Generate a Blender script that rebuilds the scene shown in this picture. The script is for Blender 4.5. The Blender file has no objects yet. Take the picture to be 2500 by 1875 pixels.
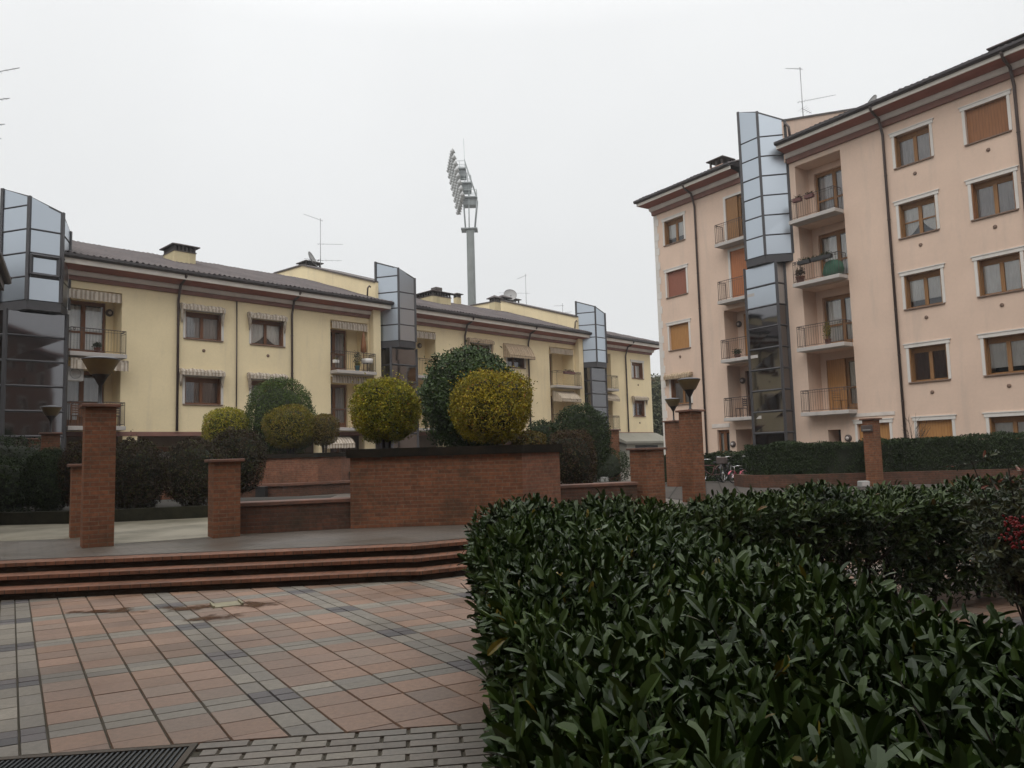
import bpy, math, random
import numpy as np
from mathutils import Matrix, Vector

random.seed(7)
RNG = np.random.default_rng(7)
SC = bpy.context.scene
COL = SC.collection
R = math.radians

# ---------------------------------------------------------------- camera
H_EYE = 1.6
PITCH = math.atan((1107 - 937.5) / 1850.0)
ROLL = math.atan(0.0283)
up_c = Vector((-math.cos(PITCH) * math.sin(ROLL), math.cos(PITCH) * math.cos(ROLL), -math.sin(PITCH)))
fw_c = (Vector((0, 0, -1)) - math.sin(PITCH) * up_c).normalized()
ri_c = fw_c.cross(up_c)
cam_d = bpy.data.cameras.new('camera')
cam_d.sensor_width = 36.0
cam_d.lens = 36.0 * 1850.0 / 2500.0
cam_d.clip_start = 0.05
cam_d.clip_end = 3000
cam = bpy.data.objects.new('camera', cam_d)
COL.objects.link(cam)
cam.matrix_world = Matrix.Translation((0, 0, H_EYE)) @ Matrix((ri_c, fw_c, up_c)).to_4x4()
SC.camera = cam

# ---------------------------------------------------------------- sky, sun, exposure
SUN_EL, SUN_AZ = R(52), R(200)          # high sun behind a closed cloud cover
wd = bpy.data.worlds.new('World'); SC.world = wd; wd.use_nodes = True
nt = wd.node_tree; nt.nodes.clear()
def wn(t): return nt.nodes.new(t)
sky = wn('ShaderNodeTexSky'); sky.sky_type = 'NISHITA'; sky.sun_disc = False
sky.sun_elevation = SUN_EL; sky.sun_rotation = SUN_AZ; sky.dust_density = 4.0
tc = wn('ShaderNodeTexCoord'); sx = wn('ShaderNodeSeparateXYZ'); nt.links.new(tc.outputs['Generated'], sx.inputs[0])
rmp = wn('ShaderNodeValToRGB'); nt.links.new(sx.outputs['Z'], rmp.inputs[0])
els = rmp.color_ramp.elements
els[0].position = 0.0; els[0].color = (0.405, 0.41, 0.41, 1)
els[1].position = 1.0; els[1].color = (1.0, 1.0, 1.0, 1)
e = els.new(0.25); e.color = (0.43, 0.435, 0.437, 1)
e = els.new(0.50); e.color = (0.475, 0.48, 0.482, 1)
e = els.new(0.75); e.color = (0.8, 0.8, 0.8, 1)
cn = wn('ShaderNodeTexNoise'); cn.inputs['Scale'].default_value = 2.2; cn.inputs['Detail'].default_value = 3
nt.links.new(tc.outputs['Generated'], cn.inputs['Vector'])
cm = wn('ShaderNodeMapRange'); cm.inputs[1].default_value = 0.3; cm.inputs[2].default_value = 0.7
cm.inputs[3].default_value = 18.3; cm.inputs[4].default_value = 19.5
nt.links.new(cn.outputs[0], cm.inputs[0])
vm = wn('ShaderNodeVectorMath'); vm.operation = 'SCALE'
nt.links.new(rmp.outputs[0], vm.inputs[0]); nt.links.new(cm.outputs[0], vm.inputs['Scale'])
mx = wn('ShaderNodeMix'); mx.data_type = 'RGBA'; mx.inputs[0].default_value = 0.96
nt.links.new(sky.outputs[0], mx.inputs[6]); nt.links.new(vm.outputs[0], mx.inputs[7])
bg = wn('ShaderNodeBackground'); bg.inputs['Strength'].default_value = 0.1
nt.links.new(mx.outputs[2], bg.inputs['Color'])
wo = wn('ShaderNodeOutputWorld'); nt.links.new(bg.outputs[0], wo.inputs[0])
sun_d = bpy.data.lights.new('sun', 'SUN'); sun_d.energy = 1.35; sun_d.angle = R(50); sun_d.color = (1.0, 0.97, 0.93)
sun = bpy.data.objects.new('sun', sun_d); COL.objects.link(sun)
# sun_rotation turns clockwise from +Y seen from above
sdir = Vector((math.sin(SUN_AZ) * math.cos(SUN_EL), math.cos(SUN_AZ) * math.cos(SUN_EL), math.sin(SUN_EL)))
sun.rotation_euler = sdir.to_track_quat('Z', 'Y').to_euler()
SC.view_settings.view_transform = 'Standard'
SC.view_settings.look = 'None'
SC.view_settings.exposure = 0.07
SC.view_settings.gamma = 1.0
try: SC.view_settings.use_curve_mapping = False
except Exception: pass
SC.render.engine = 'CYCLES'
SC.cycles.max_bounces = 6; SC.cycles.transparent_max_bounces = 12

# ---------------------------------------------------------------- helpers
def tag(o, label=None, cat=None, group=None, kind=None):
    if label: o['label'] = label
    if cat: o['category'] = cat
    if group: o['group'] = group
    if kind: o['kind'] = kind
    return o
def thing(name, label, cat, loc=(0, 0, 0), rz=0.0, group=None):
    o = bpy.data.objects.new(name, None); COL.objects.link(o)
    o.empty_display_size = 0.2; o.location = loc; o.rotation_euler = (0, 0, rz)
    return tag(o, label, cat, group)
def copy_tree(o, parent=None):
    c = o.copy(); COL.objects.link(c); c.parent = parent
    for ch in list(o.children): copy_tree(ch, c)
    return c

class MB:
    """collects shapes and links them as ONE mesh object"""
    def __init__(s): s.v = []; s.f = []; s.m = []; s.sm = []
    def add(s, vs, fs, mi=0, smooth=False):
        b = len(s.v); s.v.extend([tuple(p) for p in vs])
        for f in fs: s.f.append(tuple(i + b for i in f)); s.m.append(mi); s.sm.append(smooth)
        return s
    def quad(s, a, b, c, d, mi=0): return s.add([a, b, c, d], [(0, 1, 2, 3)], mi)
    def box(s, x0, x1, y0, y1, z0, z1, mi=0):
        return s.add([(x0, y0, z0), (x1, y0, z0), (x1, y1, z0), (x0, y1, z0), (x0, y0, z1), (x1, y0, z1), (x1, y1, z1), (x0, y1, z1)],
              [(0, 3, 2, 1), (4, 5, 6, 7), (0, 1, 5, 4), (1, 2, 6, 5), (2, 3, 7, 6), (3, 0, 4, 7)], mi)
    def bevbox(s, x0, x1, y0, y1, z0, z1, b=0.01, mi=0):
        vs = []
        for z, i in ((z0, b), (z0 + b, 0), (z1 - b, 0), (z1, b)):
            vs += [(x0 + i, y0 + i, z), (x1 - i, y0 + i, z), (x1 - i, y1 - i, z), (x0 + i, y1 - i, z)]
        fs = [(3, 2, 1, 0), (12, 13, 14, 15)]
        for k in range(3):
            for j in range(4):
                fs.append((4 * k + j, 4 * k + (j + 1) % 4, 4 * k + 4 + (j + 1) % 4, 4 * k + 4 + j))
        return s.add(vs, fs, mi)
    def prism(s, poly, z0, z1, mi=0, cap=True):
        """poly: list of (x,y) counter-clockwise"""
        n = len(poly)
        vs = [(x, y, z0) for x, y in poly] + [(x, y, z1) for x, y in poly]
        fs = [(i, (i + 1) % n, n + (i + 1) % n, n + i) for i in range(n)]
        if cap: fs += [tuple(range(n - 1, -1, -1)), tuple(range(n, 2 * n))]
        return s.add(vs, fs, mi)
    def extr_x(s, prof, x0, x1, mi=0):
        """profile (y,z) extruded along x"""
        n = len(prof)
        vs = [(x0, y, z) for y, z in prof] + [(x1, y, z) for y, z in prof]
        fs = [(i, (i + 1) % n, n + (i + 1) % n, n + i) for i in range(n)] + [tuple(range(n - 1, -1, -1)), tuple(range(n, 2 * n))]
        return s.add(vs, fs, mi)
    def tube(s, pts, r, n=8, mi=0, r2=None):
        pts = [Vector(p) for p in pts]; k = len(pts); base = len(s.v)
        vs = []; prev = None
        for i, p in enumerate(pts):
            d = (pts[min(i + 1, k - 1)] - pts[max(i - 1, 0)]).normalized()
            a = Vector((0, 0, 1)) if abs(d.z) < 0.9 else Vector((1, 0, 0))
            if prev is not None: a = prev
            u = d.cross(a).normalized(); w = u.cross(d).normalized(); prev = w
            rr = r if r2 is None else r + (r2 - r) * i / (k - 1)
            for j in range(n):
                t = 2 * math.pi * j / n
                vs.append(p + rr * (math.cos(t) * u + math.sin(t) * w))
        fs = []
        for i in range(k - 1):
            for j in range(n):
                fs.append((i * n + j, i * n + (j + 1) % n, (i + 1) * n + (j + 1) % n, (i + 1) * n + j))
        fs += [tuple(range(n - 1, -1, -1)), tuple(range((k - 1) * n, k * n))]
        return s.add(vs, fs, mi, n > 5)
    def lathe(s, prof, n=20, c=(0, 0, 0), mi=0):
        vs = []; k = len(prof)
        for r, z in prof:
            for j in range(n):
                t = 2 * math.pi * j / n
                vs.append((c[0] + r * math.cos(t), c[1] + r * math.sin(t), c[2] + z))
        fs = [(i * n + j, i * n + (j + 1) % n, (i + 1) * n + (j + 1) % n, (i + 1) * n + j) for i in range(k - 1) for j in range(n)]
        fs += [tuple(range(n - 1, -1, -1)), tuple(range((k - 1) * n, k * n))]
        return s.add(vs, fs, mi, True)
    def ring(s, c, rad, tr, axis, n=22, m=6, mi=0):
        ax = Vector(axis).normalized(); a = Vector((0, 0, 1)) if abs(ax.z) < .9 else Vector((1, 0, 0))
        u = ax.cross(a).normalized(); w = u.cross(ax); c = Vector(c); vs = []
        for i in range(n):
            t = 2 * math.pi * i / n; d = math.cos(t) * u + math.sin(t) * w
            for j in range(m):
                p = 2 * math.pi * j / m
                vs.append(c + d * (rad + tr * math.cos(p)) + ax * tr * math.sin(p))
        fs = [(i * m + j, i * m + (j + 1) % m, ((i + 1) % n) * m + (j + 1) % m, ((i + 1) % n) * m + j) for i in range(n) for j in range(m)]
        return s.add(vs, fs, mi, True)
    def ball(s, c, rx, ry, rz, n=12, m=8, mi=0):
        prof = [(math.sin(math.pi * i / m), -math.cos(math.pi * i / m)) for i in range(m + 1)]
        b = len(s.v); s.lathe([(max(r, 1e-3), z) for r, z in prof], n, (0, 0, 0), mi)
        for i in range(b, len(s.v)):
            x, y, z = s.v[i]; s.v[i] = (c[0] + rx * x, c[1] + ry * y, c[2] + rz * z)
        return s
    def build(s, name, mats, parent=None, loc=None, rz=None):
        me = bpy.data.meshes.new(name)
        me.from_pydata(s.v, [], s.f)
        if not isinstance(mats, (list, tuple)): mats = [mats]
        for m in mats: me.materials.append(m)
        me.polygons.foreach_set('material_index', s.m)
        me.polygons.foreach_set('use_smooth', s.sm)
        uv_auto(me)
        o = bpy.data.objects.new(name, me); COL.objects.link(o)
        if parent is not None: o.parent = parent
        if loc is not None: o.location = loc
        if rz is not None: o.rotation_euler = (0, 0, rz)
        return o
def uv_auto(me):
    """walls: u = length along the wall, v = height; flats: u,v = x,y (metres)"""
    nl = len(me.loops)
    if nl == 0: return
    co = np.empty(len(me.vertices) * 3); me.vertices.foreach_get('co', co); co = co.reshape(-1, 3)
    vi = np.empty(nl, dtype=np.int64); me.loops.foreach_get('vertex_index', vi)
    nf = len(me.polygons); nr = np.empty(nf * 3); me.polygons.foreach_get('normal', nr); nr = nr.reshape(-1, 3)
    lt = np.empty(nf, dtype=np.int64); me.polygons.foreach_get('loop_total', lt)
    nrl = np.repeat(nr, lt, axis=0); p = co[vi]
    flat = np.abs(nrl[:, 2]) > 0.7
    h = np.hypot(nrl[:, 0], nrl[:, 1]); h[h < 1e-6] = 1
    u = (-nrl[:, 1] * p[:, 0] + nrl[:, 0] * p[:, 1]) / h
    uv = np.where(flat[:, None], p[:, :2], np.stack([u, p[:, 2]], 1))
    l = me.uv_layers.new(name='UVMap'); l.data.foreach_set('uv', uv.astype(np.float32).ravel())
def np_mesh(name, verts, tris, mat, parent=None, tint=None, smooth=False):
    """fast mesh from numpy arrays (triangles), with a per-vertex tint attribute"""
    me = bpy.data.meshes.new(name)
    nv, nf = len(verts), len(tris)
    me.vertices.add(nv); me.vertices.foreach_set('co', np.ascontiguousarray(verts, dtype=np.float32).ravel())
    me.loops.add(nf * 3); me.loops.foreach_set('vertex_index', np.ascontiguousarray(tris, dtype=np.int32).ravel())
    me.polygons.add(nf); me.polygons.foreach_set('loop_start', np.arange(0, nf * 3, 3, dtype=np.int32))
    me.polygons.foreach_set('loop_total', np.full(nf, 3, dtype=np.int32))
    me.update(calc_edges=True)
    me.polygons.foreach_set('use_smooth', np.full(nf, smooth, dtype=bool))
    if tint is not None:
        a = me.attributes.new('tint', 'FLOAT', 'POINT'); a.data.foreach_set('value', tint.astype(np.float32))
    me.materials.append(mat); me.validate()
    o = bpy.data.objects.new(name, me); COL.objects.link(o)
    if parent is not None: o.parent = parent
    return o

# ---------------------------------------------------------------- materials
def newmat(name):
    m = bpy.data.materials.new(name); m.use_nodes = True
    n = m.node_tree; b = n.nodes['Principled BSDF']
    return m, n, b
def coord(n, kind='Object', scale=None):
    t = n.nodes.new('ShaderNodeTexCoord'); o = t.outputs[kind]
    if scale:
        mp = n.nodes.new('ShaderNodeMapping'); mp.inputs['Scale'].default_value = scale
        n.links.new(o, mp.inputs[0]); o = mp.outputs[0]
    return o
def noise(n, vec, scale, detail=5, rough=0.55):
    t = n.nodes.new('ShaderNodeTexNoise'); t.inputs['Scale'].default_value = scale
    t.inputs['Detail'].default_value = detail; t.inputs['Roughness'].default_value = rough
    n.links.new(vec, t.inputs['Vector']); return t.outputs[0]
def mrange(n, val, a, b, c, d):
    t = n.nodes.new('ShaderNodeMapRange')
    for i, x in enumerate((a, b, c, d)): t.inputs[i + 1].default_value = x
    n.links.new(val, t.inputs[0]); return t.outputs[0]
def mixc(n, fac, a, b, mode='MIX'):
    t = n.nodes.new('ShaderNodeMix'); t.data_type = 'RGBA'; t.blend_type = mode
    for sock, x in ((t.inputs[0], fac), (t.inputs[6], a), (t.inputs[7], b)):
        if hasattr(x, 'links'): n.links.new(x, sock)
        elif isinstance(x, (int, float)): sock.default_value = x
        else: sock.default_value = (*x[:3], 1)
    return t.outputs[2]
def math_(n, op, a, b=None):
    t = n.nodes.new('ShaderNodeMath'); t.operation = op
    for i, x in enumerate((a, b)):
        if x is None: continue
        if hasattr(x, 'links'): n.links.new(x, t.inputs[i])
        else: t.inputs[i].default_value = x
    return t.outputs[0]
def bump(n, b, h, strength=0.3, dist=0.01):
    t = n.nodes.new('ShaderNodeBump'); t.inputs['Strength'].default_value = strength; t.inputs['Distance'].default_value = dist
    n.links.new(h, t.inputs['Height']); n.links.new(t.outputs[0], b.inputs['Normal'])
def M(name, c1, c2=None, scale=3.0, rough=0.7, bmp=0.0, bscale=40.0, metal=0.0, spec=0.5, kind='Object', stretch=None):
    m, n, b = newmat(name); b.inputs['Roughness'].default_value = rough; b.inputs['Metallic'].default_value = metal
    b.inputs['Specular IOR Level'].default_value = spec
    if c2 is None: c2 = tuple(0.8 * x for x in c1)
    v = coord(n, kind, stretch); f = mrange(n, noise(n, v, scale), 0.32, 0.68, 0, 1)
    n.links.new(mixc(n, f, c1, c2), b.inputs['Base Color'])
    if bmp: bump(n, b, noise(n, v, bscale, 4), bmp)
    return m
def M_plaster(name, c, stain):
    m, n, b = newmat(name); b.inputs['Roughness'].default_value = 0.9; b.inputs['Specular IOR Level'].default_value = 0.15
    v = coord(n)
    f1 = mrange(n, noise(n, v, 0.55, 6), 0.35, 0.7, 0, 1)
    c1 = mixc(n, f1, c, tuple(0.90 * x for x in c))
    vs = coord(n, 'Object', (1.6, 1.6, 0.22)); f2 = mrange(n, noise(n, vs, 1.1, 7, 0.65), 0.52, 0.76, 0, 0.5)
    c2 = mixc(n, f2, c1, stain)
    f3 = mrange(n, noise(n, v, 9.0, 5), 0.4, 0.6, 0.985, 1.015)
    n.links.new(mixc(n, 1.0, c2, f3, 'MULTIPLY'), b.inputs['Base Color'])
    bump(n, b, noise(n, v, 130, 3), 0.06, 0.002)
    return m
def M_brick(name, c1, c2, mortar, w=0.25, h=0.065, rough=0.75, moss=(0.02, 0.022, 0.012), mossf=0.5, joint=0.008):
    m, n, b = newmat(name); b.inputs['Roughness'].default_value = rough; b.inputs['Specular IOR Level'].default_value = 0.3
    v = coord(n, 'UV'); t = n.nodes.new('ShaderNodeTexBrick'); n.links.new(v, t.inputs['Vector'])
    t.inputs['Scale'].default_value = 1.0; t.inputs['Brick Width'].default_value = w; t.inputs['Row Height'].default_value = h
    t.inputs['Mortar Size'].default_value = joint; t.inputs['Mortar Smooth'].default_value = 0.2; t.inputs['Bias'].default_value = 0.0
    t.inputs['Color1'].default_value = (*c1, 1); t.inputs['Color2'].default_value = (*c2, 1); t.inputs['Mortar'].default_value = (*mortar, 1)
    o = coord(n); f = mrange(n, noise(n, o, 1.7, 7, 0.65), 0.45, 0.75, 0, mossf)
    col = mixc(n, f, t.outputs['Color'], moss)
    f3 = mrange(n, noise(n, o, 14, 4), 0.35, 0.65, 0.8, 1.2)
    n.links.new(mixc(n, 1.0, col, f3, 'MULTIPLY'), b.inputs['Base Color'])
    bump(n, b, math_(n, 'SUBTRACT', 1.0, t.outputs['Fac']), 0.6, 0.006)
    return m
def M_leaf(name, dark, light, rough=0.45, odd=None, oddat=0.93, spec=0.5, nscale=3.5, gloss=None):
    m, n, b = newmat(name); b.inputs['Roughness'].default_value = rough; b.inputs['Specular IOR Level'].default_value = spec
    a = n.nodes.new('ShaderNodeAttribute'); a.attribute_name = 'tint'
    v = coord(n); f = mrange(n, noise(n, v, nscale, 3), 0.3, 0.7, -0.38, 0.38)
    t = math_(n, 'ADD', a.outputs['Fac'], f)
    c = mixc(n, t, dark, light)
    n.nodes[-1].clamp_factor = True
    if odd: c = mixc(n, mrange(n, a.outputs['Fac'], oddat, oddat + 0.01, 0, 1), c, odd)
    n.links.new(c, b.inputs['Base Color'])
    if gloss: n.links.new(mrange(n, math_(n, 'FRACT', math_(n, 'MULTIPLY', a.outputs['Fac'], 37.0)), 0, 1, gloss[0], gloss[1]), b.inputs['Roughness'])
    return m
def M_stripes(name, cols, width=0.09, rough=0.9):
    m, n, b = newmat(name); b.inputs['Roughness'].default_value = rough; b.inputs['Specular IOR Level'].default_value = 0.1
    v = coord(n, 'UV'); s = n.nodes.new('ShaderNodeSeparateXYZ'); n.links.new(v, s.inputs[0])
    x = math_(n, 'FRACT', math_(n, 'DIVIDE', s.outputs[0], width * 2))
    f = mrange(n, math_(n, 'PINGPONG', x, 0.5), 0.22, 0.28, 0, 1)
    o = coord(n); g = mrange(n, noise(n, o, 6, 5), 0.3, 0.7, 0.75, 1.1)
    n.links.new(mixc(n, 1.0, mixc(n, f, cols[0], cols[1]), g, 'MULTIPLY'), b.inputs['Base Color'])
    return m
def M_wood(name, c1, c2, plank=0.0, rough=0.55):
    m, n, b = newmat(name); b.inputs['Roughness'].default_value = rough; b.inputs['Specular IOR Level'].default_value = 0.3
    v = coord(n, 'Object', (14, 14, 0.9)); f = mrange(n, noise(n, v, 2.0, 5), 0.3, 0.7, 0, 1)
    c = mixc(n, f, c1, c2)
    if plank:
        u = coord(n, 'UV'); s = n.nodes.new('ShaderNodeSeparateXYZ'); n.links.new(u, s.inputs[0])
        d = math_(n, 'FRACT', math_(n, 'DIVIDE', s.outputs[0], plank))
        g = mrange(n, math_(n, 'PINGPONG', d, 0.5), 0.0, 0.07, 0.45, 1.0)
        c = mixc(n, 1.0, c, g, 'MULTIPLY')
    n.links.new(c, b.inputs['Base Color']); return m
def M_glass(name, tint=(0.98, 0.98, 0.97), refl=0.6):
    m, n, b = newmat(name); n.nodes.remove(b)
    tr = n.nodes.new('ShaderNodeBsdfTransparent'); tr.inputs[0].default_value = (*tint, 1)
    gl = n.nodes.new('ShaderNodeBsdfGlossy'); gl.inputs['Roughness'].default_value = 0.01; gl.inputs[0].default_value = (0.95, 0.97, 1, 1)
    fr = n.nodes.new('ShaderNodeFresnel'); fr.inputs['IOR'].default_value = 1.7
    f = math_(n, 'MULTIPLY', fr.outputs[0], refl * 2)
    ms = n.nodes.new('ShaderNodeMixShader'); n.links.new(f, ms.inputs[0]); n.links.new(tr.outputs[0], ms.inputs[1]); n.links.new(gl.outputs[0], ms.inputs[2])
    n.links.new(ms.outputs[0], n.nodes['Material Output'].inputs[0]); return m

X = {}
X['yellow'] = M_plaster('yellow_plaster', (0.80, 0.675, 0.435), (0.55, 0.47, 0.34))
X['pink'] = M_plaster('pink_plaster', (0.64, 0.485, 0.385), (0.44, 0.36, 0.30))
X['stucco_white'] = M_plaster('white_stucco', (0.62, 0.59, 0.55), (0.35, 0.34, 0.32))
X['ground_floor'] = M_plaster('shaded_render', (0.20, 0.15, 0.11), (0.12, 0.1, 0.08))  # shade of the recessed ground floor painted in as brown plaster
X['grey_render'] = M_plaster('grey_render', (0.27, 0.26, 0.22), (0.17, 0.165, 0.14))
X['slab'] = M_plaster('slab_paint', (0.44, 0.41, 0.385), (0.25, 0.235, 0.22))
X['fascia'] = M('fascia_paint', (0.68, 0.63, 0.57), (0.58, 0.54, 0.49), 2, 0.7)
X['soffit'] = M('red_brown_soffit', (0.31, 0.115, 0.085), (0.25, 0.095, 0.072), 1.5, 0.8)
X['mould'] = M('pale_moulding', (0.62, 0.56, 0.51), (0.52, 0.47, 0.43), 2, 0.8)
X['brownband'] = M('brown_band', (0.23, 0.11, 0.085), (0.18, 0.09, 0.07), 2, 0.8)
X['gutter'] = M('dark_gutter', (0.04, 0.032, 0.034), (0.03, 0.025, 0.027), 3, 0.45)
X['pipe'] = M('brown_pipe', (0.065, 0.042, 0.036), (0.05, 0.034, 0.03), 3, 0.5)
X['rooftile'] = M('roof_tile', (0.088, 0.066, 0.062), (0.048, 0.039, 0.040), 2.2, 0.75, 0.4, 18)
X['coping'] = M('brown_coping', (0.085, 0.065, 0.058), (0.055, 0.045, 0.04), 2, 0.6)
X['chimney_y'] = M_plaster('chimney_plaster', (0.60, 0.51, 0.32), (0.20, 0.185, 0.12))
X['chimney_p'] = M_plaster('chimney_pink', (0.50, 0.34, 0.27), (0.25, 0.2, 0.17))
X['tframe'] = M('tower_frame', (0.055, 0.052, 0.056), (0.045, 0.043, 0.046), 3, 0.45, metal=0.2)
def M_mirror(name, c, rough, metal=1.0):
    m, n, b = newmat(name); b.inputs['Base Color'].default_value = (*c, 1); b.inputs['Metallic'].default_value = metal
    b.inputs['Roughness'].default_value = rough
    v = coord(n); bump(n, b, noise(n, v, 0.9, 1), 0.06, 0.03); return m
X['panel'] = M_mirror('mirror_panel', (0.45, 0.495, 0.545), 0.30)
X['panel_low'] = M_mirror('smoked_panel', (0.16, 0.158, 0.165), 0.04)
X['wood'] = M_wood('brown_wood', (0.20, 0.085, 0.036), (0.13, 0.055, 0.026))
X['wood_dark'] = M_wood('dark_wood', (0.10, 0.045, 0.026), (0.06, 0.03, 0.02))
X['wood_amber'] = M_wood('amber_wood', (0.28, 0.145, 0.055), (0.20, 0.10, 0.04))
X['shut_amber'] = M_wood('amber_shutter', (0.42, 0.215, 0.075), (0.30, 0.145, 0.048), 0.11)
X['shut_brown'] = M_wood('brown_shutter', (0.27, 0.12, 0.05), (0.20, 0.085, 0.036), 0.11)
X['shut_red'] = M_wood('red_shutter', (0.27, 0.10, 0.065), (0.21, 0.08, 0.05), 0.09)
X['shut_orange'] = M_wood('orange_shutter', (0.42, 0.16, 0.065), (0.34, 0.125, 0.05), 0.12)
X['glass'] = M_glass('window_glass')
X['curtain'] = M('net_curtain', (0.84, 0.82, 0.78), (0.74, 0.72, 0.69), 1.2, 0.9)
X['curtain_grey'] = M('grey_curtain', (0.52, 0.48, 0.46), (0.40, 0.37, 0.36), 1.2, 0.9)
X['curtain_brown'] = M('brown_curtain', (0.17, 0.10, 0.075), (0.12, 0.075, 0.06), 1.2, 0.9)
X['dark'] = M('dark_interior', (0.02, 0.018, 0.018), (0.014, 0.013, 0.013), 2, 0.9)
X['sill'] = M('brown_sill', (0.19, 0.12, 0.085), (0.14, 0.09, 0.065), 4, 0.7)
X['iron'] = M('iron_railing', (0.085, 0.062, 0.054), (0.06, 0.045, 0.04), 5, 0.6)
X['awn_check'] = M_stripes('striped_awning', [(0.56, 0.50, 0.42), (0.33, 0.27, 0.21)], 0.085)
X['awn_plain'] = M_stripes('beige_awning', [(0.47, 0.40, 0.31), (0.40, 0.335, 0.26)], 0.10)
X['awn_tan'] = M_stripes('tan_awning', [(0.44, 0.345, 0.24), (0.31, 0.23, 0.155)], 0.075)
X['white'] = M('white_paint', (0.72, 0.71, 0.69), (0.6, 0.59, 0.57), 4, 0.5)
X['lightgrey'] = M('light_grey', (0.33, 0.33, 0.31), (0.27, 0.27, 0.26), 4, 0.6)
X['steel'] = M('galvanised_steel', (0.46, 0.50, 0.50), (0.40, 0.44, 0.44), 1.2, 0.7)
X['steel_dark'] = M('weathered_steel', (0.28, 0.305, 0.31), (0.22, 0.24, 0.245), 1.5, 0.7)
X['lampglass'] = M('floodlight_body', (0.55, 0.56, 0.56), (0.40, 0.41, 0.41), 1.0, 0.5)
X['alu'] = M('antenna_metal', (0.30, 0.30, 0.31), (0.24, 0.24, 0.25), 6, 0.4, metal=0.5)
X['dish'] = M('dish_grey', (0.33, 0.325, 0.32), (0.26, 0.255, 0.25), 2, 0.6)
X['brick'] = M_brick('garden_brick', (0.215, 0.082, 0.038), (0.14, 0.053, 0.026), (0.16, 0.10, 0.062), mossf=0.6)
X['brick_wet'] = M_brick('dark_wet_brick', (0.12, 0.050, 0.029), (0.08, 0.036, 0.023), (0.085, 0.056, 0.04), mossf=0.7)
X['brick_right'] = M_brick('light_brick', (0.22, 0.088, 0.048), (0.165, 0.066, 0.038), (0.17, 0.108, 0.072), mossf=0.45)
X['cap'] = M('brick_coping', (0.17, 0.072, 0.043), (0.09, 0.048, 0.034), 5, 0.6, 0.3, 30)
X['coping_dark'] = M('mossy_coping', (0.024, 0.018, 0.012), (0.011, 0.010, 0.008), 5, 0.95, 0.5, 25, spec=0.05)
X['riser'] = M('wet_shaded_riser', (0.036, 0.023, 0.015), (0.018, 0.014, 0.010), 4, 0.95, 0.5, 25, spec=0.1)  # wet brick, darkened further with the shade under the nosings
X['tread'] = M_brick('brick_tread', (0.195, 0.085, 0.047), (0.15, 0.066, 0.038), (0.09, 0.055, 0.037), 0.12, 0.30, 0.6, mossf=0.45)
X['soil'] = M('bed_soil', (0.03, 0.024, 0.017), (0.018, 0.016, 0.012), 6, 0.95, 0.8, 20)
X['kerb'] = M('mossy_kerb', (0.036, 0.034, 0.021), (0.018, 0.018, 0.012), 5, 0.95, 0.5, 25, spec=0.1)
X['trunk'] = M('bark', (0.055, 0.042, 0.030), (0.03, 0.025, 0.02), 9, 0.9, 0.6, 30)
X['twig'] = M('twig_bark', (0.035, 0.026, 0.019), (0.02, 0.017, 0.013), 9, 0.9)
X['black'] = M('black_iron', (0.016, 0.014, 0.014), (0.01, 0.01, 0.01), 9, 0.5)
X['lampshade'] = M('amber_lampshade', (0.15, 0.105, 0.038), (0.11, 0.078, 0.03), 7, 0.35)
X['lamplid'] = M('lamp_lid', (0.10, 0.105, 0.115), (0.08, 0.083, 0.09), 5, 0.4)
X['terracotta'] = M('terracotta', (0.22, 0.085, 0.05), (0.15, 0.06, 0.04), 9, 0.8)
X['rubber'] = M('black_rubber', (0.015, 0.015, 0.016), (0.01, 0.01, 0.011), 9, 0.7)
X['pinkpaint'] = M('pink_paint', (0.55, 0.12, 0.16), (0.45, 0.09, 0.13), 9, 0.35)
X['chrome'] = M('chrome', (0.7, 0.7, 0.7), (0.6, 0.6, 0.6), 9, 0.2, metal=0.9)
X['greencloth'] = M('green_cloth', (0.025, 0.095, 0.055), (0.017, 0.07, 0.04), 6, 0.8)
X['teal'] = M('teal_plastic', (0.06, 0.24, 0.28), (0.05, 0.19, 0.22), 6, 0.5)
X['maroon'] = M('maroon_plastic', (0.12, 0.035, 0.03), (0.08, 0.03, 0.025), 6, 0.6)
# ================================================================ ground, plaza, steps, terrace
T = 0.372                                   # height of the terrace above the lower plaza
def offset_line(pts, d):
    """parallel line, d to the left of the walking direction"""
    out = []
    for i, p in enumerate(pts):
        a = Vector(pts[max(i - 1, 0)]); b = Vector(p); c = Vector(pts[min(i + 1, len(pts) - 1)])
        n1 = (b - a).normalized() if i > 0 else (c - b).normalized()
        n2 = (c - b).normalized() if i < len(pts) - 1 else n1
        l1 = Vector((-n1.y, n1.x)); l2 = Vector((-n2.y, n2.x)); m = (l1 + l2).normalized()
        out.append(tuple(b + m * (d / max(m.dot(l1), 0.3))))
    return out
g = MB(); g.quad((-150, -60, -0.03), (150, -60, -0.03), (150, 190, -0.03), (-150, 190, -0.03))
tag(g.build('ground', M('ground_earth', (0.09, 0.085, 0.07), (0.06, 0.06, 0.05), 0.4, 0.9)), kind='structure')

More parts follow.
